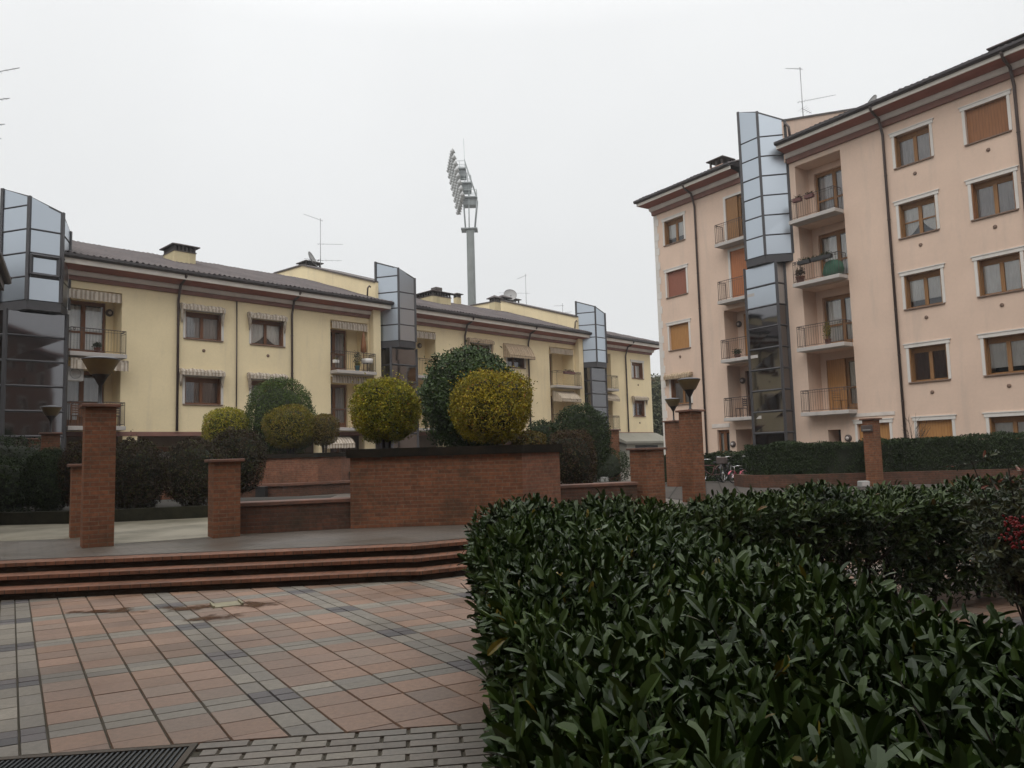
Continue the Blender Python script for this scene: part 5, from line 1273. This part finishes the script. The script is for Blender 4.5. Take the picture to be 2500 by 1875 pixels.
co.prism(list(reversed(pl_)), 0.0, .70); co.build('inner_twigs', X['leaf_core'], root)
# mossy edging at its foot
ke = thing('bed_edging', 'mossy low edging at the foot of the near laurel hedge', 'edging', (0, 0, 0), 0); q = MB(); kp = [(-.06, 2.2), (-.125, 3.4), (-.135, 3.9), (-.20, 5.0), (-.34, 7.0)]; kk = offset_line(kp, -.10)
for i in range(4): q.quad((*kp[i + 1], -.02), (*kp[i], -.02), (*kp[i], .09), (*kp[i + 1], .09)); q.quad((*kp[i + 1], .09), (*kp[i], .09), (*kk[i], .09), (*kk[i + 1], .09))
q.build('stone', M('moss', (0.05, 0.055, 0.018), (0.03, 0.034, 0.012), 14, .95, .6, 60), ke)
sb = MB(); sb.add([(*p, .05) for p in kk] + [(1.3, 7.0, .05), (1.7, 2.2, .05)], [(0, 1, 2, 3, 4, 5, 6)]); tag(sb.build('bed_soil', X['soil']), kind='structure')

# ---- second, thinner row running off to the right
root = thing('laurel_hedge', 'second laurel row farther back, leggy with bare stems and gaps low down', 'hedge', (0, 0, 0), 0)
a0 = np.array([-.25, 6.45]); a1 = np.array([7.6, 9.15]); dv = (a1 - a0) / np.linalg.norm(a1 - a0); nv2 = np.array([dv[1], -dv[0]]); LL = np.linalg.norm(a1 - a0)
Pn, An = [], []
n = 2700; u = rng.uniform(0, 1, n) * LL; w = rng.uniform(-.58, .58, n); z = 1.10 + .04 * np.sin(2.3 * u) + .03 * np.sin(6 * u + 3 * w) - np.abs(rng.normal(0, .08, n)) - .22 * (np.abs(w) / .58) ** 4
xy = a0 + u[:, None] * dv + w[:, None] * nv2
Pn.append(np.concatenate([xy, z[:, None]], 1)); An.append(nrm(np.concatenate([nv2 * (w * .7)[:, None] + rng.normal(0, .35, (n, 2)), np.ones((n, 1))], 1)))
n = 3600; u = rng.uniform(0, 1, n) * LL; hz = rng.uniform(0, 1, n) ** .8; z = .12 + .90 * hz; keep = rng.uniform(0, 1, n) < np.clip(.20 + 1.1 * (z - .2), 0, 1) + .28 * np.sin(3.1 * u + 1) * (z < .8) + .65 * (u > 3.9)
u, z = u[keep], z[keep]; n = len(u); w = .58 - np.abs(rng.normal(0, .10, n)) + .06 * np.sin(4 * u)
xy = a0 + u[:, None] * dv + w[:, None] * nv2; Pn.append(np.concatenate([xy, z[:, None]], 1)); An.append(nrm(np.concatenate([nv2 * .7 + rng.normal(0, .4, (n, 2)), .6 + rng.normal(0, .35, (n, 1))], 1)))
n = 1500; u = rng.uniform(0, 1, n) * LL; w = rng.uniform(-.5, .4, n); z = .25 + .7 * rng.uniform(0, 1, n) ** .8; xy = a0 + u[:, None] * dv + w[:, None] * nv2; Pn.append(np.concatenate([xy, z[:, None]], 1)); An.append(nrm(np.concatenate([rng.normal(0, .5, (n, 2)), np.ones((n, 1))], 1)))
P = np.concatenate(Pn); A = np.concatenate(An); V, F, t, nv = laurel(P, A, rng, 8, .074)
np_mesh('foliage', V, F, X['laurel2'], root, t)
sh = MB()
for i in range(0, len(P), 4):
    a = Vector(P[i]) - Vector(A[i]) * .26; sh.tube([a, Vector(P[i]) + Vector(A[i]) * .04], .004, 4, 0, .002)
for i in range(150):
    u0 = r_.uniform(0, LL); w0 = r_.uniform(-.3, .34); p0 = a0 + u0 * dv + w0 * nv2; q = [(p0[0], p0[1], -.0)]
    for k in range(3): q.append((q[-1][0] + r_.uniform(-.10, .10), q[-1][1] + r_.uniform(-.10, .10), .22 + .24 * k))
    sh.tube(q, .016, 5, 0, .008)
    for k in (1, 2, 3):
        for _ in range(2):
            c = q[k]; an = r_.uniform(0, 6.28); ln = r_.uniform(.18, .38); m2 = (c[0] + .5 * ln * math.cos(an), c[1] + .5 * ln * math.sin(an), c[2] + .12); sh.tube([c, m2, (c[0] + ln * math.cos(an + .4), c[1] + ln * math.sin(an + .4), c[2] + .32)], .007, 4, 0, .003)
sh.build('stems', X['twig'], root)

# ---- heavenly bamboo with its red berries at the right edge
nb = thing('berry_shrub', 'loose reddish green shrub with a cluster of red berries at the right edge', 'shrub', (4.15, 6.25, 0), 0); rng2 = np.random.default_rng(5)
sm = MB(); Pn, An = [], []; r_ = random.Random(8)
for k in range(26):
    an = r_.uniform(0, 6.28); s = r_.uniform(.08, .55); h = r_.uniform(.7, 1.45); p = [(.06 * math.cos(an), .06 * math.sin(an), 0), (s * .5 * math.cos(an), s * .5 * math.sin(an), h * .55), (s * math.cos(an), s * math.sin(an), h)]
    sm.tube(p, .009, 5, 0, .004)
    for q in range(15):
        a = r_.uniform(0, 6.28); t = r_.uniform(.2, 1.0); c = Vector(p[0]).lerp(Vector(p[1]), t / .35) if t < .35 else Vector(p[1]).lerp(Vector(p[2]), max(0, (t - .35) / .65)); e = c + Vector((.26 * math.cos(a), .26 * math.sin(a), r_.uniform(-.02, .14))); sm.tube([c, e], .003, 4, 0, .002)
        for w in range(5):
            x_ = c.lerp(e, .3 + .175 * w); Pn.append(tuple(x_)); An.append((e - c).normalized())
sm.build('stems', X['twig'], nb); P = np.array(Pn); A = nrm(np.array([tuple(a) for a in An]) + rng2.normal(0, .3, (len(P), 3)))
V, F, t, nv = laurel(P, A, rng2, 3, .055, (.5, 1.2), .06); X['nandina'] = M_leaf('berry_shrub_leaf', (0.022, 0.036, 0.014), (0.075, 0.085, 0.030), .45, (0.16, 0.045, 0.02), .88)
hgt = V[:, 2]; t = np.where((hgt > 1.2) & (rng2.uniform(size=len(t) // nv).repeat(nv) > .85), 1.0, np.minimum(t, .85)); np_mesh('foliage', V, F, X['nandina'], nb, t)
be = MB()
for k in range(95):
    t = r_.uniform(0, 1); w = .042 * (1 - .45 * t) + .012; be.ball((-.27 + r_.gauss(0, w), -.25 + r_.gauss(0, w), 1.0 - .24 * t), .011, .011, .011, 6, 4)
tag(be.build('berries', M('red_berry', (0.28, 0.012, 0.012), (0.20, 0.01, 0.01), 20, .35), nb), kind='stuff')
# ================================================================ floodlight mast beyond the houses
ms = thing('floodlight_mast', 'tall grey stadium floodlight mast rising behind the yellow house', 'floodlight mast', (-5.05, 100, 0), 0)
q = MB(); q.lathe([(.62, 0), (.52, 31.4), (.60, 31.45), (.60, 31.7), (.5, 31.75)], 10); q.build('pole', X['steel'], ms)
lean = lambda z: -.055 * (z - 31.7)                    # the head leans a little away from the pole
q = MB(); zt0 = 32.0; q.box(-1.2, 1.0, -1.0, 1.0, 31.72, 31.86)
for sx_, sy_ in ((-1, -1), (1, -1), (-1, 1), (1, 1)): q.tube([(sx_ * .62, sy_ * .62, 31.8), (.12 + sx_ * .95, sy_ * .8, 36.0)], .085, 6)
q.tube([(-.1, -.6, 31.8), (-.05, -.75, 36)], .08, 6); q.tube([(.12 + .95, .8, 36), (-.55, .8, 41.4)], .05, 6); q.tube([(.12 + .95, -.8, 36), (-.55, -.8, 41.4)], .05, 6)
q.tube([(-.05, -.75, 36), (-.2, -.75, 39.5)], .06, 6); q.build('head_frame', X['steel_dark'], ms)
for k in range(3):
    z = 36.0 + 2.0 * k; xc = .02 - .62 * k; d = MB(); d.box(xc - .92, xc + 1.05 - .1 * k, -1.0, 1.0, z, z + .18); d.box(xc - .85, xc + .85, -.7, .7, z - .95, z - .02)
    for j in range(4): d.box(xc - .88, xc + .88, -.74, .74, z - .85 + .22 * j, z - .79 + .22 * j)
    o = d.build('platform', X['steel_dark'], ms); r_ = MB()
    for sy_ in (-.95, .95):
        r_.tube([(xc - .9, sy_, z + 1.1), (xc + .98 - .1 * k, sy_, z + 1.1)], .035, 5); r_.tube([(xc - .9, sy_, z + .6), (xc + .98 - .1 * k, sy_, z + .6)], .03, 5)
        for xx in (-.9, .0, .95 - .1 * k): r_.tube([(xc + xx, sy_, z + .1), (xc + xx, sy_, z + 1.1)], .03, 5)
    r_.tube([(xc + .97 - .1 * k, -.95, z + 1.1), (xc + .97 - .1 * k, .95, z + 1.1)], .035, 5); r_.build('guard_rail', X['steel'], o)
lr = random.Random(4)
for row in range(8):                                    # banks of lamps on the left face, stepping outwards with height
    z = 35.5 + .86 * row; xb = -1.25 - .17 * row
    bnk = MB(); bnk.tube([(xb + .6, -1.9, z + .65), (xb - .25, 1.9, z - .65)], .06, 5); o = bnk.build('lamp_row', X['steel_dark'], ms)
    for j in range(8):
        yy = -1.85 + .53 * j; l = MB(); tj = (j - 3.5) / 3.5; xq = xb + .05 - .42 * tj; zq = z - .62 * tj; dn = .52 + lr.uniform(-.06, .06)
        l.lathe([(.10, .32), (.17, .30), (.22, .10), (.32, -.06), (.34, -.12), (.30, -.11), (.02, -.02)], 12); co_, si = math.cos(2.05), math.sin(2.05)
        l.v = [(xq + (px * co_ - pz * si) * 1.2, yy + py * 1.2, zq + (px * si + pz * co_) * 1.2) for px, py, pz in l.v]; l.build('floodlight', X['lampglass'], o)
q = MB(); q.tube([(-.55, 0, 41.2), (-.62, 0, 44.6)], .03, 5); q.build('lightning_rod', X['steel'], ms)
sk = thing('chimney_stack', 'short pale stack with a dark head in front of the mast foot', 'chimney', (*ypt(22.35, 8.6, 0)[:2], 11.0), YR); q = MB(); q.box(-.25, .25, -.25, .25, 0, 2.45); q.build('stack', X['chimney_y'], sk); q = MB(); q.box(-.3, .3, -.3, .3, 2.45, 3.15); q.build('head', X['coping'], sk)

# ================================================================ aerials and dishes
def aerial(label, p, h, arms, rz=0.0):
    a = thing('tv_aerial', label, 'aerial', p, rz, 'television aerials on the roofs'); m_ = MB(); m_.tube([(0, 0, -.3), (0, 0, h)], .022, 6); m_.build('mast', X['alu'], a)
    for (z, an, L, n, tilt) in arms:
        d = Vector((math.cos(an), math.sin(an), tilt)).normalized(); s = Vector((-math.sin(an), math.cos(an), 0)); y_ = MB(); c0_ = Vector((0, 0, z)) - d * L * .15; y_.tube([c0_, c0_ + d * L * 1.15], .011, 5)
        for k in range(n): c = c0_ + d * (L * 1.1 * (k + .5) / n); w = .05 + .14 * (1 - k / n) if n > 5 else .35 - .06 * k; y_.tube([c - s * w, c + s * w], .006, 4)
        y_.build('yagi', X['alu'], a)
    return a
A_ = aerial('tall aerial on the roof right of the first yellow chimney', ypt(11.15, 6.6, 12.5), 4.2, [(4.1, R(190), 1.1, 12, .35), (2.55, R(35), 1.5, 6, .12), (1.5, R(10), 1.3, 4, .0), (1.5, R(190), 1.0, 3, .1)])
aerial('aerial above the second yellow roof beside a dish', ypt(32.7, 9.0, 14.0), 2.9, [(2.75, R(160), .8, 10, -.3), (1.2, R(180), 2.3, 5, .05)])
aerial('aerial on the roof of the pink house', ppt(-10.3, 4.0, 18.2), 3.4, [(3.3, R(130), .9, 10, .45), (1.5, R(-10), 1.7, 12, .10), (1.1, R(20), .6, 5, -.3)])
aerial('small aerial behind the farthest glass tower', ypt(33.9, 6.0, 11.8), 2.2, [(2.0, R(150), .8, 6, .1), (1.4, R(10), .8, 4, .1)])
aerial('tips of an aerial at the upper left edge', (-14.72, 20.0, 8.0), 4.6, [(4.35, R(10), 1.3, 8, .28), (3.6, R(-12), 1.35, 10, -.02), (2.95, R(-15), 1.3, 6, -.10), (2.55, R(-15), 1.2, 6, -.1)])
def dish(label, p, r_, rz, tilt=R(25)):
    d = thing('satellite_dish', label, 'satellite dish', p, rz, 'satellite dishes on the roofs'); m_ = MB(); pr = [(r_ * k / 8, .28 * r_ * (k / 8) ** 2) for k in range(1, 9)]; m_.lathe([(.001, 0)] + pr + [(r_ * 1.0, .28 * r_ + .02)] + [(a, b - .02) for a, b in reversed(pr)], 26)
    c, s = math.cos(math.pi / 2 - tilt), math.sin(math.pi / 2 - tilt); m_.v = [(x, y * c - z * s, y * s + z * c + r_) for x, y, z in m_.v]; m_.build('bowl', X['dish'], d)
    a = MB(); a.tube([(0, .1, -.5), (0, .1, r_)], .03, 6); a.build('post', X['alu'], d); f = MB(); f.tube([(0, -.05, r_ * .25), (0, -r_ * .95, r_ * .85)], .014, 5); f.ball((0, -r_ * .98, r_ * .88), .06, .06, .06, 8, 6); f.build('feed_arm', X['alu'], d); return d
dish('grey satellite dish on the yellow stair core behind the tall aerial', ypt(11.55, 8.4, 13.95), .52, YR + R(38)); dish('grey satellite dish on the second yellow stair core', ypt(30.0, 8.3, 13.95), .55, YR + R(-38)); dish('satellite dish peeping over the eaves of the pink house', ppt(-6.75, 4.4, 17.55), .52, PR + R(-30))

# ================================================================ things on the balconies
def pot_plant(label, p, r_, h, fh, mat, seed, potmat='terracotta', group='potted plants on the balconies'):
    a = thing('potted_plant', label, 'potted plant', p, 0, group); m_ = MB(); m_.lathe([(r_ * .7, 0), (r_, h), (r_ * 1.08, h), (r_ * 1.08, h + .02), (r_ * .9, h + .02), (.001, h)], 14); m_.build('pot', X[potmat], a)
    rg = np.random.default_rng(seed); P, N, _ = ball_points(260, r_ * 1.25, r_ * 1.25, fh / 2, rg, seed, 2, .2, inner=.3); P[:, 2] += h + fh / 2; V, T_ = small_leaves(P, N, .09, rg); np_mesh('foliage', V, T_, X[mat], a, np.repeat(np.clip(.5 + .3 * rg.normal(size=len(P)), 0, .92), 4)); return a
def flower_box(label, p, rz, L, mat='maroon', leaf='lf_brown', seed=1):
    a = thing('flower_box', label, 'flower box', p, rz, 'flower boxes on the railings'); m_ = MB(); m_.bevbox(0, L, -.09, .09, 0, .17, .015); m_.build('trough', X[mat], a)
    rg = np.random.default_rng(seed); n = int(160 * L); P = np.stack([rg.uniform(.03, L - .03, n), rg.uniform(-.08, .08, n), .17 + np.abs(rg.normal(0, .06, n))], 1); V, T_ = small_leaves(P, np.tile([0, 0, 1.], (n, 1)), .08, rg); np_mesh('foliage', V, T_, X[leaf], a, np.repeat(rg.uniform(0, .9, n), 4)); return a
flower_box('left of two maroon flower boxes on the topmost right balcony of the pink house', ppt(-8.0, -.62, 12.72), PR, .42, seed=61); flower_box('right of two maroon flower boxes on the topmost right balcony of the pink house', ppt(-7.38, -.62, 12.72), PR, .42, seed=62)
flower_box('left of two black flower boxes on the fourth floor balcony of the pink house', ppt(-7.95, -.62, 9.78), PR, .62, 'black', 'lf_dark', 63); flower_box('long right one of two black flower boxes on the fourth floor balcony', ppt(-7.25, -.62, 9.78), PR, .98, 'black', 'lf_dark', 64)
pot_plant('reddish pot plant at the left corner of the fourth floor pink balcony', ppt(-8.05, -.40, 9.0), .2, .30, .42, 'lf_brown', 71)
gc = thing('covered_chair', 'green cloth covered bundle on the fourth floor balcony of the pink house', 'furniture cover', ppt(-6.42, -.32, 9.0), PR); q = MB(); core_mesh(q, .46, .26, .42, .30, 9, 2.6, 1.0, .05); q.v = [(x, y, max(z, .005)) for x, y, z in q.v]; q.build('cloth', X['greencloth'], gc)
pot_plant('small pot plant on the third floor right balcony of the pink house', ppt(-6.9, -.35, 6.0), .14, .24, .75, 'lf_olive', 72); pot_plant('low dark pot plant on the third floor left balcony of the pink house', ppt(-11.9, -.35, 6.0), .17, .16, .32, 'lf_dark', 73)
def chair(label, p, rz, mat='wood', group=None):
    c = thing('balcony_chair', label, 'chair', p, rz, group); q = MB(); q.bevbox(-.22, .22, -.21, .21, .42, .45, .008); q.build('seat', X[mat], c); q = MB()
    for k in range(4): q.box(-.2, .2, .19, .215, .55 + .09 * k, .60 + .09 * k)
    q.box(-.22, -.18, .185, .22, .45, .92); q.box(.18, .22, .185, .22, .45, .92); q.build('backrest', X[mat], c)
    for a, b_ in ((-1, -1), (1, -1), (-1, 1), (1, 1)): q = MB(); q.box(a * .2 - .018, a * .2 + .018, b_ * .19 - .018, b_ * .19 + .018, 0, .42); q.build('leg', X[mat], c)
    return c
chair('wooden folding chair on the lowest right balcony of the pink house', ppt(-6.55, -.30, 3.07), PR + R(70), 'wood_amber'); chair('metal chair on the lowest left balcony of the pink house', ppt(-11.9, -.28, 3.07), PR + R(-80), 'iron')
ac = thing('air_conditioner', 'white air conditioner unit hanging over the lowest left yellow balcony', 'air conditioner', ypt(-4.72, .1, 5.05), YR); q = MB(); q.bevbox(-.05, .52, -.26, .02, 0, .58, .02); q.build('case', X['white'], ac); q = MB(); q.ring((.22, -.262, .29), .2, .012, (0, 1, 0), 18, 5)
for k in range(7): q.box(.06, .38, -.268, -.262, .14 + .05 * k, .15 + .05 * k)
q.build('grille', X['lightgrey'], ac)
pot_plant('dark pot plant on the upper left yellow balcony', ypt(-3.75, -.3, 6.2), .13, .22, .25, 'lf_dark', 74)
chair('wooden chair on the lower left yellow balcony', ypt(-4.35, -.2, 3.19), YR + R(20), 'wood'); chair('dark chair at the right end of the lower left yellow balcony', ypt(-3.05, -.28, 3.19), YR + R(-30), 'iron')
um = thing('closed_parasol', 'closed brown parasol on the cluttered upper balcony left of the middle tower', 'parasol', ypt(9.55, -.2, 6.2), YR); q = MB(); q.tube([(0, 0, 0), (0, 0, 2.25)], .022, 6); q.build('pole', X['wood'], um); q = MB(); q.lathe([(.03, 1.05), (.17, 1.12), (.15, 1.5), (.06, 2.1), (.02, 2.2)], 10); q.build('canopy', X['shut_brown'], um); q = MB(); q.lathe([(.2, 0), (.2, .06), (.03, .1)], 14); q.build('base', X['iron'], um)
pot_plant('leafy pot plant on the cluttered upper balcony left of the middle tower', ypt(9.1, -.25, 6.2), .15, .3, .8, 'lf_dark', 75); pot_plant('teal pot with a plant on the cluttered upper balcony', ypt(8.95, -.48, 6.2), .12, .26, .25, 'lf_olive', 76, 'teal')
tb = thing('balcony_table', 'small round table under a pale cloth on the cluttered upper balcony', 'table', ypt(9.62, -.42, 6.2), YR); q = MB(); q.lathe([(.001, .70), (.30, .70), (.31, .68), (.29, .45), (.28, .45), (.27, .66), (.001, .67)], 18); q.build('cloth', X['curtain'], tb); q = MB(); q.tube([(0, 0, 0), (0, 0, .67)], .03, 8); q.build('leg', X['iron'], tb)
flower_box('maroon flower box on the far yellow balcony by the farthest tower', ypt(25.9, -.62, 7.0), YR, 1.1, seed=65)
flower_box('white flower box jutting out at the left end of the cluttered balcony', ypt(7.5, -.45, 6.55), YR, .3, 'white', 'lf_olive', 66)
# white pots added for a sunlit bit in the gap between the planters
for i, (x, y, lab) in enumerate(((-5.95, 28.4, 'left of two small white pots added for a sunlit bit between the planters'), (-5.62, 28.6, 'right of two small white pots added for a sunlit bit between the planters'))): pot_plant(lab, (x, y, T + .32), .13, .24, .2, 'lf_dark', 80 + i, 'white', 'white pots added for a sunlit bit')
# ================================================================ bicycles by the hedge
def bike(label, p, rz, R_, frame, k=1.0, group='bicycles parked by the hedge', basket=False):
    b = thing('bicycle', label, 'bicycle', p, rz, group); wb = R_ * 3.15; x0, x1 = -wb / 2, wb / 2
    for x in (x0, x1):
        w = MB(); w.ring((x, 0, R_), R_ - .02, .02, (0, 1, 0), 26, 6); o = w.build('wheel', X['rubber'], b); s = MB()
        for j in range(14): a = 6.28 * j / 14; s.tube([(x, 0, R_), (x + (R_ - .03) * math.cos(a), .0, R_ + (R_ - .03) * math.sin(a))], .0025, 3)
        s.ring((x, 0, R_), R_ - .042, .009, (0, 1, 0), 22, 4); s.tube([(x, -.04, R_), (x, .04, R_)], .02, 8); s.build('rim', X['chrome'], o)
    f = MB(); bb = (-.05 * k, 0, R_ * .85); st = (-.18 * k, 0, R_ * 2.0); hd = (x1 - .17 * k, 0, R_ * 2.05); hb_ = (x1 - .12 * k, 0, R_ * 1.55)
    f.tube([bb, st], .018, 7); f.tube([st, hd], .018, 7) if R_ > .25 else None; f.tube([bb, hb_], .022, 7); f.tube([hd, hb_], .02, 7); f.tube([hb_, (x1, .05, R_)], .012, 6); f.tube([hb_, (x1, -.05, R_)], .012, 6); f.tube([bb, (x0, .05, R_)], .012, 6); f.tube([bb, (x0, -.05, R_)], .012, 6); f.tube([st, (x0, .04, R_)], .010, 6); f.tube([st, (x0, -.04, R_)], .010, 6)
    for x in (x0, x1): f.add([(x + (R_ + .03) * math.cos(a), s, R_ + (R_ + .03) * math.sin(a)) for a in np.linspace(.5, 2.7, 9) for s in (-.03, .03)], [(2 * i, 2 * i + 1, 2 * i + 3, 2 * i + 2) for i in range(8)])
    f.build('frame', X[frame], b); s = MB(); s.tube([st, (st[0] - .02, 0, R_ * 2.3)], .012, 6); s.ball((st[0] - .03, 0, R_ * 2.36), .13 * k, .075 * k, .035, 10, 6); s.build('saddle', X['rubber'], b)
    h = MB(); z = R_ * 2.05 + .20 * k; h.tube([hd, (hd[0] + .01, 0, z)], .012, 6); h.tube([(hd[0] - .14, -.28 * k, z + .02), (hd[0] + .03, -.2 * k, z + .03), (hd[0] + .02, 0, z), (hd[0] + .03, .2 * k, z + .03), (hd[0] - .14, .28 * k, z + .02)], .012, 6); h.build('handlebar', X['chrome'], b)
    c = MB(); c.ring(bb, .07 * k, .008, (0, 1, 0), 14, 4); c.tube([(bb[0], -.1, bb[2]), (bb[0] + .12 * k, -.1, bb[2] - .06)], .01, 5); c.tube([(bb[0], .1, bb[2]), (bb[0] - .12 * k, .1, bb[2] + .06)], .01, 5); c.build('pedals', X['iron'], b)
    if basket: q = MB(); q.bevbox(hd[0] + .05, hd[0] + .32, -.16, .16, z - .22, z + .02, .02); q.build('basket', X['iron'], b)
    return b
bike('pink childs bicycle standing in front of the other bicycles', (7.72, 26.35, T), R(215), .20, 'pinkpaint', .75)
bike('dark bicycle left of the pink one', (6.95, 27.0, T), R(205), .30, 'maroon', .95); bike('tall black bicycle with shiny handlebar behind the pink one', (7.55, 27.2, T), R(240), .33, 'black', 1.0, basket=True); bike('dark bicycle right of the pink one, against the hedge corner', (8.35, 26.9, T), R(248), .33, 'iron', 1.0)
# ================================================================ damp winter air
hz = MB(); hz.box(-148, 148, -58, 188, -1.0, 60)
m = bpy.data.materials.new('damp_air'); m.use_nodes = True; n = m.node_tree; n.nodes.clear()
pv = n.nodes.new('ShaderNodeVolumePrincipled'); pv.inputs['Color'].default_value = (0.92, 0.94, 0.95, 1); pv.inputs['Density'].default_value = 0.0008; pv.inputs['Anisotropy'].default_value = 0.2
om = n.nodes.new('ShaderNodeOutputMaterial'); n.links.new(pv.outputs[0], om.inputs['Volume'])
tag(hz.build('haze', m), kind='stuff')
